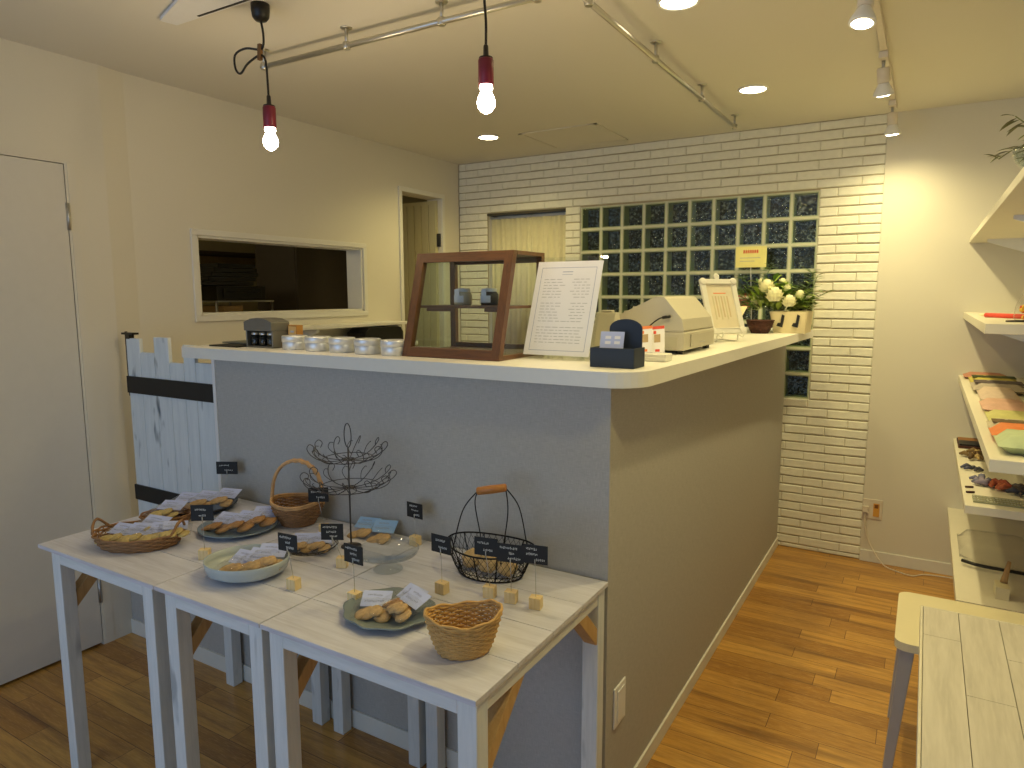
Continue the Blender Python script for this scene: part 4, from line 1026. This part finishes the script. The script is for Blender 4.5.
# card reader behind the navy holder
c = MB((-.16, .36, K)); c.prism([(.36, K), (.48, K), (.44, K + .135), (.41, K + .135)], -.225, -.160, 'x'); c.box(-.212, -.173, .412, .438, K + .135, K + .142)
tag(c.build('card_reader', m_reg, bevel=.004), 'cream wedge-shaped reader between the price sheet and the navy holder', 'reader')

# cash register
RC = (-.13, .70, K); t = thing('cash_register', 'cream cash register with a slanted keyboard on the counter side', 'cash register', RC); O = RC
c = MB(O); c.box(-.33, .022, .535, .90, K + .012, K + .072); c.build('drawer_base', m_reg, t, bevel=.006)
c = MB(O); c.prism([(-.31, K + .0725), (.020, K + .0725), (.012, K + .112), (-.048, K + .182), (-.075, K + .184), (-.235, K + .108), (-.31, K + .088)], .540, .885, 'y'); c.build('housing', m_reg, t, bevel=.006)
c = MB(O)
for i in range(5):
    for j in range(7):
        x = -.29 + i * .03; zk = K + .0885 + (x + .31) / .075 * .02 if x < -.235 else K + .108 + (x + .235) / .16 * .076
        c.box(x, x + .02, .58 + j * .038, .605 + j * .038, zk + .002, zk + .012)
c.build('keypad', m_regd, t, bevel=.002)
c = MB(O); c.box(.0225, .0265, .60, .87, K + .022, K + .062); c.box(.0225, .0275, .70, .76, K + .030, K + .034, 1); c.build('drawer_front', [m_regd, m_steel], t, bevel=.001)
c = MB(O); c.box(-.055, .0, .533, .5345, K + .02, K + .055); c.build('side_vent', plain('grey_vent', (186, 180, 158), .5), t)
for x, y in ((-.31, .56), (.0, .56), (-.31, .87), (.0, .87)):
    c = MB(O); c.lathe([(.012, 0), (.012, .012)], (x, y, K), 14); c.build('rubber_foot', m_black, t)
c = MB(O); c.tube(cord([(-.105, .537, K + .075), (-.085, .530, K + .095), (-.06, .528, K + .113), (-.045, .528, K + .118)]), .0022, 6); c.tube([(-.048, .528, K + .117), (-.022, .528, K + .122)], .005, 8); c.build('black_lead', m_black, t, label='black lead with a plug')

# white photo frame on a stand
FC = (-.01, 1.22, K); t = thing('photo_frame', 'white ornate photo frame tilted on its stand beside the flowers', 'photo frame', FC)
wv = Vector((.62, .785, 0)); nv = Vector((.785, -.62, 0)); upv = (Vector((0, 0, 1)) * .93 - nv * .36)
M = frame(Vector((-.004, 1.205, K + .034)), wv, upv)
FW, FH = .170, .232
c = MB(FC); c.M = M
for q in ((-FW / 2, FW / 2, 0, .022), (-FW / 2, FW / 2, FH - .022, FH), (-FW / 2, -FW / 2 + .022, .0225, FH - .0225), (FW / 2 - .022, FW / 2, .0225, FH - .0225)): c.box(*q, -.006, .006)
for q in ((-FW / 2 + .020, FW / 2 - .020, .018, .022), (-FW / 2 + .020, FW / 2 - .020, FH - .022, FH - .018)): c.box(*q, .006, .009)
for q in ((-1, 0), (1, 0), (-1, 1), (1, 1)): c.lathe([(.016, .006), (.014, .011), (.0005, .012)], (q[0] * (FW / 2 - .011), .011 if q[1] == 0 else FH - .011, 0), 12)
c.M = None; c.build('frame_moulding', m_trim, t, bevel=.002)
c = MB(FC); c.M = M; c.box(-FW / 2 + .022, FW / 2 - .022, .022, FH - .022, -.003, -.001)
c.box(-.030, .030, .17, .174, -.001, -.0004, 1)
for k in range(6): c.box(-.04 + k * .014, -.034 + k * .014, .06 + .01 * (k % 2), .16, -.001, -.0004, 2 + k % 2)
c.M = None; c.build('picture', [plain('cream_picture', (222, 212, 188), .7), m_orange, plain('picture_green', (206, 196, 160), .7), plain('picture_brown', (204, 184, 148), .7)], t)
c = MB(FC); c.M = M; c.lathe([(.010, -.002), (.014, -.002), (.014, .002), (.010, .002)], (0, FH + .012, 0), 16); c.M = None; c.build('hanging_ring', m_trim, t)
c = MB(FC)
for s_ in (-.05, .05):
    b0 = Vector((-.004, 1.205, 0)) + wv * s_
    c.tube(cord([b0 + nv * .035 + Vector((0, 0, K + .045)), b0 + nv * .03 + Vector((0, 0, K + .022)), b0 + nv * .0 + Vector((0, 0, K + .028)), b0 - nv * .01 + Vector((0, 0, K + .004)), b0 - nv * .10 + Vector((0, 0, K + .004))], 5), .003, 6)
bk = Vector((-.004, 1.205, K + .15)) - nv * .06
c.tube([bk, Vector((-.004, 1.205, K + .004)) - nv * .10], .003, 6)
c.tube([Vector((-.004, 1.205, K + .004)) - nv * .10 + wv * .05, Vector((-.004, 1.205, K + .004)) - nv * .10 - wv * .05], .003, 6)
c.build('easel', m_trim, t)

# flower arrangement
GC = (.06, 2.10, K); t = thing('flower_arrangement', 'cream flowers and green leaves in a pale wrapped bag beside the bricks', 'flowers', GC); O = GC
c = MB(O); c.prism([(.03, 1.98), (.175, 1.98), (.175, 2.18), (.03, 2.18)], K, K + .105)
old = c.v; c.v = [Vector(((v.x - .08) * (1.2 if v.z > .05 else 1) + .08, v.y * (1.1 if v.z > .05 else 1), v.z)) for v in old]
c.build('wrap_bag', m_bag, t, bevel=.008)
c = MB(O)
for x in (.045, .115): c.prism([(x, K + .035), (x + .028, K + .028), (x + .036, K + .085), (x + .024, K + .092), (x + .018, K + .05), (x + .006, K + .05)], 1.9655, 1.9695, 'y')
c.build('dark_handles', m_black, t)
def leaf(c, p, d, L, W, mi, up=Vector((0, 0, 1))):
    d = d.normalized(); s_ = d.cross(up)
    if s_.length < .1: s_ = Vector((1, 0, 0))
    s_.normalize(); n_ = s_.cross(d)
    pr = [(0, 0), (.25, .75), (.5, 1), (.75, .7), (1, 0)]; vs = []
    for f_, w_ in pr:
        q = p + d * L * f_ - Vector((0, 0, 1)) * L * .25 * f_ * f_
        vs += [q - s_ * W * w_ / 2 + n_ * W * .12 * w_, q - n_ * .0, q + s_ * W * w_ / 2 + n_ * W * .12 * w_]
    fs = []
    for i in range(4): fs += [(3 * i, 3 * i + 1, 3 * i + 4, 3 * i + 3), (3 * i + 1, 3 * i + 2, 3 * i + 5, 3 * i + 4)]
    c.add(vs, fs, mi, True)
rnd = random.Random(11); c = MB(O)
for k in range(420):
    a = rnd.uniform(0, 2 * PI); el = rnd.uniform(.05, 1.25); rad = rnd.uniform(.01, .145)
    p = Vector((.0 + 1.3 * rad * math.cos(a), 2.07 + .62 * rad * math.sin(a), K + .105 + .14 * rnd.random() * (1.15 - rad * 4.5)))
    d = Vector((math.cos(a) * math.cos(el) * 1.2, math.sin(a) * math.cos(el) * .8, math.sin(el) * .8))
    leaf(c, p, d, rnd.uniform(.04, .085), rnd.uniform(.018, .032), rnd.choice((0, 0, 1)))
for st in ([(.10, 2.10, K + .12), (.17, 2.12, K + .20), (.20, 2.12, K + .28)], [(.10, 2.08, K + .12), (.20, 2.08, K + .17), (.255, 2.08, K + .20)], [(-.05, 2.1, K + .13), (-.11, 2.1, K + .22), (-.16, 2.1, K + .28)], [(-.03, 2.1, K + .14), (-.05, 2.12, K + .25), (-.02, 2.12, K + .33)], [(-.1, 2.06, K + .12), (-.2, 2.04, K + .19), (-.27, 2.04, K + .25)], [(.1, 2.12, K + .14), (.16, 2.14, K + .24), (.17, 2.14, K + .30)]):
    pts = cord(st, 5); c.tube(pts, .0018, 4, 2)
    for i, p in enumerate(pts[1:]):
        for s_ in (1, -1):
            leaf(c, p, Vector((s_ * .8 + rnd.uniform(-.3, .3), rnd.uniform(-.6, .3), rnd.uniform(.1, .7))), rnd.uniform(.04, .06), .020, i % 2)
c.build('foliage', [m_leaf, m_leafd, m_leafd], t)
for k, (x, y, z, s_) in enumerate(((-.012, 1.985, .222, .040), (.032, 1.955, .180, .044), (.098, 1.975, .150, .036), (.140, 2.01, .185, .024), (.045, 2.08, .245, .024), (-.070, 2.0, .150, .022), (.075, 2.03, .215, .022), (-.05, 2.04, .25, .018))):
    c = MB(O); ce_ = Vector((x, y, K + z)); rn = random.Random(k)
    c.lathe([(.0005, -s_ * .55), (s_ * .45, -s_ * .4), (s_ * .62, 0), (s_ * .5, s_ * .4), (.0005, s_ * .55)], tuple(ce_), 14)
    for ring, (n_, ph) in enumerate(((9, -.5), (10, -.1), (10, .3), (8, .75), (5, 1.15))):
        for q in range(n_):
            a = 2 * PI * (q + .5 * (ring % 2)) / n_; d = Vector((math.cos(a) * math.cos(ph), math.sin(a) * math.cos(ph), math.sin(ph)))
            t1 = Vector((-math.sin(a), math.cos(a), 0)); t2 = d.cross(t1)
            p = ce_ + d * s_ * .62; w_ = s_ * .42; tip = d * s_ * .38
            if t2.z < 0: t2 = -t2
            vs = [p - t1 * w_ - t2 * w_ * .6, p - t2 * w_ * .6 + d * s_ * .12, p + t1 * w_ - t2 * w_ * .6, p - t1 * w_ * 1.05 + t2 * w_ * .3, p + t2 * w_ * .3 + tip * .5, p + t1 * w_ * 1.05 + t2 * w_ * .3, p - t1 * w_ * .6 + t2 * w_ + tip * .5, p + t2 * w_ * 1.2 + tip * .9, p + t1 * w_ * .6 + t2 * w_ + tip * .5]
            c.add(vs, [(0, 1, 4, 3), (1, 2, 5, 4), (3, 4, 7, 6), (4, 5, 8, 7)], 0, True)
    c.build('flower_head', m_petal, t)
c = MB(O)
for k in range(22):
    a = rnd.uniform(0, 2 * PI); p = Vector((-.13 + rnd.uniform(-.03, .03), 2.03 + rnd.uniform(-.03, .03), K + .14 + rnd.uniform(-.03, .05)))
    leaf(c, p, Vector((math.cos(a), math.sin(a), rnd.uniform(0, 1))), .035, .018, 0)
c.build('pink_blossom', m_pink, t, label='pink blossom')
c = MB((-.05, 1.99, K)); c.lathe([(.0005, 0), (.036, 0), (.055, .03), (.062, .062), (.058, .064), (.050, .032), (.030, .006), (.0005, .006)], (-.022, 1.915, K), 20, sx=1.0)
wicker(c, -.022, 1.915, K, lev(.038, .038, .064, .064, .06, 8, .002), nst=18, rr=.003)
tag(c.build('dark_basket', m_dkbasket), 'small dark red-brown round basket in front of the flowers', 'basket')
c = MB((-.10, 1.72, K)); M = frame((-.115, 1.80, K + .055), (.9, .4, 0), (-.1, .5, .9)); c.lathe([(.002, 0), (.055, .13), (.058, .131), (.004, -.002)], (-.13, 1.80, K + .001), 20, wob=lambda a, r, z: 1 + .25 * max(0, math.cos(a + .6)))
c.lathe([(.0005, 0), (.02, 0), (.018, .01), (.0005, .012)], (-.13, 1.80, K), 14)
tag(c.build('paper_cone', m_bag), 'pale paper cone wrap between the photo frame and the flowers', 'wrap')
# note card on a pick above the flowers
c = MB((-.19, 2.42, K)); c.M = frame((-.190, 2.44, 1.682), (1, .03, 0), (0, 0, 1)); c.box(-.083, .083, -.056, .060, -.001, .001)
for k in range(7): c.box(-.042 + k * .012, -.034 + k * .012, .022, .040, .001, .0015, 1)
for k in range(2): c.box(-.06, .05 - k * .03, -.005 - k * .018, -.002 - k * .018, .001, .0015, 2)
c.M = None; c.tube([(-.19, 2.443, 1.63), (-.17, 2.43, K + .001)], .0022, 6, 2)
tag(c.build('note_card', [m_yellowcard, m_red, m_ink]), 'pale yellow note card with red lettering in front of the glass blocks', 'card')

# ------------------------------------------------------------------ goods on the right-hand shelves
def soft(c, x0, x1, y0, y1, z0, z1, mi=0, n=6, seed=0):
    vs = []; 
    for sgn in (0, 1):
        for j in range(n + 1):
            for i in range(n + 1):
                u, v = i / n * 2 - 1, j / n * 2 - 1; d = ((1 - u ** 6) * (1 - v ** 6)) ** .5
                zm = z0 + (z1 - z0) * .45
                z = (zm + (z1 - zm) * d * (1 + .08 * math.sin(3 * i + 2 * j + seed))) if sgn else z0 + (zm - z0) * (1 - d)
                vs.append((x0 + (x1 - x0) * i / n, y0 + (y1 - y0) * j / n, z))
    N = (n + 1) ** 2; fs = []
    for j in range(n):
        for i in range(n):
            a = j * (n + 1) + i; fs.append((N + a, N + a + 1, N + a + n + 2, N + a + n + 1)); fs.append((a + n + 1, a + n + 2, a + 1, a))
    c.add(vs, fs, mi, True)
S2, S3, S4, S5 = 1.3855, 1.0655, .7355, .3665
def fold(x0, x1, y0, y1, z, h, col, name, label, cat, two=None):
    c = MB(((x0 + x1) / 2, (y0 + y1) / 2, z)); soft(c, x0, x1, y0, y1, z, z + h, 0)
    m = [plain(label[:24].replace(' ', '_'), col, .7, var=.12, nscale=40)]
    if two: m.append(plain(label[:22].replace(' ', '_') + '_b', two, .7, var=.2, nscale=60)); c.box(x0 + .01, x1 - .01, y0 + .3 * (y1 - y0), y1 - .3 * (y1 - y0), z + h * .93, z + h * 1.03, 1)
    return tag(c.build(name, m), label, cat)
# shelf two: red-tipped pen shape, glass bell, candy jar
c = MB((.90, 1.62, S2)); c.tube([(.855, 1.72, S2 + .009), (.875, 1.66, S2 + .009)], [.002, .008], 8, 1); c.tube([(.875, 1.66, S2 + .009), (.99, 1.50, S2 + .009)], .009, 10, 0); c.tube([(.99, 1.50, S2 + .009), (1.03, 1.46, S2 + .009)], [.009, .005], 8, 1)
tag(c.build('wrapped_stick', [m_red, m_bag]), 'red stick with pale ends lying on the second shelf', 'stick')
t = thing('candy_bag', 'clear peaked bag of red and yellow sweets on the second shelf', 'sweets', (.985, 1.36, S2)); O = (.985, 1.36, S2)
c = MB(O); c.lathe([(.044, 0), (.05, .012), (.046, .05), (.022, .11), (.006, .125), (.012, .14)], O, 18, wob=lambda a, r, z: 1 + .05 * math.sin(6 * a)); c.build('clear_bag', m_film, t)
c = MB(O); rn = random.Random(3)
for k in range(46):
    a = rn.uniform(0, 2 * PI); rr2 = rn.uniform(0, .036); z = S2 + .009 + rn.uniform(0, .04)
    c.lathe([(.0005, -.008), (.007, -.004), (.008, .001), (.006, .006), (.0005, .008)], (O[0] + rr2 * math.cos(a), O[1] + rr2 * math.sin(a), z), 8, mi=k % 3)
o = c.build('sweets', [plain('red_sweet', (214, 62, 36), .4), plain('yellow_sweet', (240, 188, 60), .4), plain('orange_sweet', (228, 120, 50), .4)], t, label='red and yellow sweets'); o['kind'] = 'stuff'
c = MB((.94, 1.20, S2)); c.tube(ell(.045, .022, .003, .945, 1.18, S2, .3, n=24), .003, 6, closed=True); c.tube(ell(.03, .015, .004, .985, 1.15, S2, .3, n=20), .003, 6, closed=True)
tag(c.build('chain_bracelet', m_silverwire), 'coiled beaded bracelet near the end of the second shelf', 'bracelet')
# shelf three: folded packs in a row towards the camera
fold(.850, 1.03, 2.36, 2.52, S3, 0.026, (196, 136, 112), 'fabric_pack', 'salmon fabric pack farthest back on the third shelf', 'fabric pack')
fold(.865, 1.05, 2.10, 2.34, S3, 0.032, (196, 182, 84), 'fabric_pack', 'yellow printed fabric pack near the back of the third shelf', 'fabric pack', (70, 80, 40))
fold(.860, 1.05, 1.80, 2.08, S3, 0.038, (176, 164, 150), 'fabric_pack', 'grey patterned fabric pack on the third shelf', 'fabric pack', (96, 84, 84))
fold(.870, 1.00, 1.48, 1.77, S3, 0.043, (206, 184, 166), 'fabric_pack', 'dusty pink fabric pack on the third shelf', 'fabric pack')
fold(.862, 1.00, 1.24, 1.46, S3, 0.035, (212, 170, 150), 'fabric_pack', 'coral pink fabric pack in the middle of the third shelf', 'fabric pack')
fold(.866, 1.02, 1.02, 1.22, S3, 0.026, (200, 196, 126), 'fabric_pack', 'lime yellow fabric pack on the third shelf', 'fabric pack')
fold(.858, 1.00, .84, 1.00, S3, 0.029, (196, 184, 160), 'fabric_pack', 'clear-wrapped beige and brown pack on the third shelf', 'fabric pack', (110, 90, 60))
fold(.853, 1.02, .70, .83, S3, 0.043, (222, 128, 66), 'fabric_pack', 'bright orange fabric pack on the third shelf', 'fabric pack')
fold(.856, 1.02, .52, .69, S3, 0.049, (186, 200, 160), 'fabric_pack', 'pale green fabric pack at the near end of the third shelf', 'fabric pack')
c = MB((1.09, 1.6, S3)); c.prism([(1.03, S3), (1.13, S3), (1.13, S3 + .09), (1.04, S3 + .09)], 1.5, 1.72, 'y'); tag(c.build('cream_box', m_cream, bevel=.004), 'cream upright box behind the pink packs on the third shelf', 'box')
# shelf four: accessories
c = MB((.90, 2.42, S4)); c.box(.848, .985, 2.30, 2.53, S4, S4 + .012); c.box(.852, .98, 2.31, 2.42, S4 + .0121, S4 + .020, 1); c.box(.852, .98, 2.43, 2.525, S4 + .0121, S4 + .016, 2)
tag(c.build('accessory_case', [m_dkbasket, m_black, plain('tan_leather', (150, 104, 56), .6)], bevel=.002), 'flat open case with tan and black halves at the back of the fourth shelf', 'case')
def blob(cx, cy, z, n, rad, r0, cols, name, label, cat, seed):
    c = MB((cx, cy, z)); rn = random.Random(seed)
    for k in range(n):
        a = rn.uniform(0, 2 * PI); rr2 = rad * math.sqrt(rn.random()); s_ = r0 * rn.uniform(.6, 1.2); th = rn.uniform(0, PI)
        x, y = cx + rr2 * math.cos(a), cy + 1.6 * rr2 * math.sin(a)
        c.tube([(x - s_ * math.cos(th), y - s_ * math.sin(th), z + s_ * .5), (x, y, z + s_ * .9), (x + s_ * math.cos(th), y + s_ * math.sin(th), z + s_ * .5)], [s_ * .25, s_ * .5, s_ * .25], 7, k % len(cols))
    return tag(c.build(name, [plain(label[:20].replace(' ', '_') + str(i), q, .6) for i, q in enumerate(cols)]), label, cat)
blob(.895, 2.10, S4, 16, .045, .022, ((176, 150, 96), (120, 96, 56), (90, 66, 36)), 'hair_ribbon', 'tan and brown bundle of ribbons on the fourth shelf', 'ribbon', 1)
blob(.885, 1.84, S4, 10, .03, .016, ((80, 84, 110), (60, 60, 74)), 'bead_cord', 'dark blue bead cord on the fourth shelf', 'cord', 2)
blob(.905, 1.60, S4, 12, .032, .022, ((110, 112, 140), (140, 130, 150)), 'hair_tie', 'greyish blue fabric hair tie on the fourth shelf', 'hair tie', 3)
blob(.955, 1.55, S4, 12, .032, .022, ((186, 96, 62), (160, 70, 50)), 'hair_tie', 'rust red fabric hair tie on the fourth shelf', 'hair tie', 4)
blob(1.015, 1.50, S4, 12, .034, .022, ((60, 60, 74), (84, 72, 70)), 'hair_tie', 'dark grey fabric hair tie on the fourth shelf', 'hair tie', 5)
for k, y in enumerate((1.50, 1.42)):
    c = MB((.858, y, S4)); c.tube([(.846, y, S4 + .004), (.872, y + .01, S4 + .004)], .004, 6); tag(c.build('hair_pin', m_dkbasket), 'tiny dark pin at the edge of the fourth shelf, ' + ('farther' if k == 0 else 'nearer') + ' one', 'pin')
c = MB((.97, 1.33, S4)); c.box(.862, 1.12, 1.29, 1.38, S4, S4 + .006)
for k in range(26):
    for j in range(3):
        c.lathe([(.0045, 0), (.0035, .002), (.0005, .003)], (.868 + k * .0098, 1.305 + j * .028, S4 + .006), 7, mi=1)
tag(c.build('beaded_mat', [plain('sage_mat', (150, 152, 124), .7), m_steel]), 'narrow beaded strip along the near edge of the fourth shelf', 'strip')
# shelf five: clear bag with a dark band, small basket
t = thing('clear_bag', 'crinkled clear bag with a dark zip band on the lowest shelf', 'bag', (.98, 1.80, S5)); O = (.98, 1.80, S5)
c = MB(O); soft(c, .855, 1.12, 1.66, 1.98, S5 + .001, S5 + .085, 0, 8, 2); c.build('bag_film', m_film, t)
c = MB(O); c.tube(cord([(.865, 1.68, S5 + .02), (.92, 1.655, S5 + .018), (1.0, 1.645, S5 + .018), (1.12, 1.64, S5 + .018)]), .007, 6); c.build('zip_band', m_kdark, t, label='dark zip band')
c = MB((.97, 1.40, S5)); c.box(.958, 1.0, 1.36, 1.44, S5, S5 + .045); c.tube([(.985, 1.42, S5 + .045), (1.0, 1.45, S5 + .12)], [.012, .006], 8, 1)
tag(c.build('small_holder', [m_cream, m_brace]), 'small cream holder with a wooden scoop on the lowest shelf', 'holder')
# top shelf: leafy sprigs in a clear bowl, board leaning
t = thing('leafy_bowl', 'glass bowl of dusty green sprigs and cream roses on the top shelf', 'plant', (.90, .42, 1.7525)); O = (.90, .42, 1.7525)
c = MB(O); c.lathe([(.0005, 0), (.04, 0), (.07, .03), (.078, .06), (.074, .062), (.066, .032), (.038, .004), (.0005, .004)], O, 24); c.build('glass_bowl', m_glass, t)
c = MB(O); rn = random.Random(8)
for k in range(26):
    a = rn.uniform(0, 2 * PI); el = rn.uniform(.2, 1.2); p = Vector(O) + Vector((.03 * math.cos(a), .03 * math.sin(a), .035))
    leaf(c, p, Vector((math.cos(a) * math.cos(el), math.sin(a) * math.cos(el), math.sin(el))), rn.uniform(.03, .05), .018, k % 2)
for st in ([(.88, .42, 1.79), (.84, .44, 1.82), (.80, .46, 1.80)], [(.88, .40, 1.80), (.85, .38, 1.85), (.82, .38, 1.88)]):
    pts = cord([Vector(q) for q in st], 5); c.tube(pts, .0015, 4)
    for i, p in enumerate(pts[2:]): leaf(c, p, Vector((-.6, rn.uniform(-.5, .5), rn.uniform(-.3, .6))), .04, .014, i % 2)
c.build('sprigs', [plain('olive_leaf', (120, 124, 70), .6, var=.3), plain('dusty_leaf', (150, 146, 106), .6, var=.3)], t)

# ------------------------------------------------------------------ camera
cam = bpy.data.cameras.new('camera'); co = bpy.data.objects.new('camera', cam); COL.objects.link(co); scene.camera = co
yaw, pitch, roll = .5395, -.1296, -.0025
f = Vector((-math.sin(yaw) * math.cos(pitch), math.cos(yaw) * math.cos(pitch), math.sin(pitch)))
r_ = f.cross(Vector((0, 0, 1))).normalized(); u_ = r_.cross(f)
rr = r_ * math.cos(roll) + u_ * math.sin(roll); uu = -r_ * math.sin(roll) + u_ * math.cos(roll)
Mx = Matrix((rr, uu, -f)).transposed().to_4x4(); Mx.translation = Vector((.6753, -1.6169, 1.4803))
co.matrix_world = Mx
cam.sensor_width = 36; cam.lens = 689.69 / 1024 * 36; cam.clip_start = .02; cam.clip_end = 60

# ------------------------------------------------------------------ light
wd = bpy.data.worlds.new('world'); scene.world = wd; wd.use_nodes = True
bg = wd.node_tree.nodes['Background']; bg.inputs[0].default_value = (.55, .72, 1, 1); bg.inputs[1].default_value = .6
def light(name, kind, loc, energy, color, **kw):
    l = bpy.data.lights.new(name, kind); l.energy = energy; l.color = color
    o = bpy.data.objects.new(name, l); COL.objects.link(o); o.location = loc
    rot = kw.pop('rot', None); aim = kw.pop('aim', None)
    for k, v in kw.items(): setattr(l, k, v)
    if rot: o.rotation_euler = rot
    if aim: o.rotation_euler = Vector(aim).to_track_quat('-Z', 'Y').to_euler()
    return o
WARM = (1, .82, .32)
DAY = (.44, .67, 1.0)
light('daylight_shop_window', 'AREA', ((SX0 + SX1) / 2, YN - .1, 1.2), 25, DAY, shape='RECTANGLE', size=2.4, size_y=2.1, aim=(0, 1, 0))
for x, y, l in dls + [(.62, -.3, '')]:  # last entry is an added unseen lamp without a fitting, brightens the aisle
    e = (17 if x < -1.2 else 11) if y > 0 else (15 if x > .6 else 5)
    light('downlight_and_fill_lamp', 'SPOT', (x, y, H - .012), e * 2.3, WARM, spot_size=R(150), spot_blend=.8, shadow_soft_size=.05)
for p in (PA, PB):
    light('pendant_bulb_lamp', 'POINT', (p[0], p[1], p[2] - .045), 5, (1, .76, .42), shadow_soft_size=.03)
for k, y in enumerate((.68, 1.48, 2.25)):
    d = Vector((.05 if k else -.08, (-.2, .3, .15)[k], -1)).normalized()
    light('spotlight_lamp', 'SPOT', Vector((.474, y, H - .07)) + d * .108, (26, 42, 23)[k], (1, .84, .41), spot_size=R(150), spot_blend=1, shadow_soft_size=.03, aim=d)
light('kitchen_fill_light', 'POINT', (-3.4, .3, 2.2), 8, (1, .85, .5), shadow_soft_size=.08)  # added fill without a fitting, lifts the dim kitchen behind the hatch
vs_ = scene.view_settings; vs_.view_transform = 'Standard'; vs_.look = 'None'; vs_.gamma = 1; vs_.use_curve_mapping = False; vs_.exposure = -.1
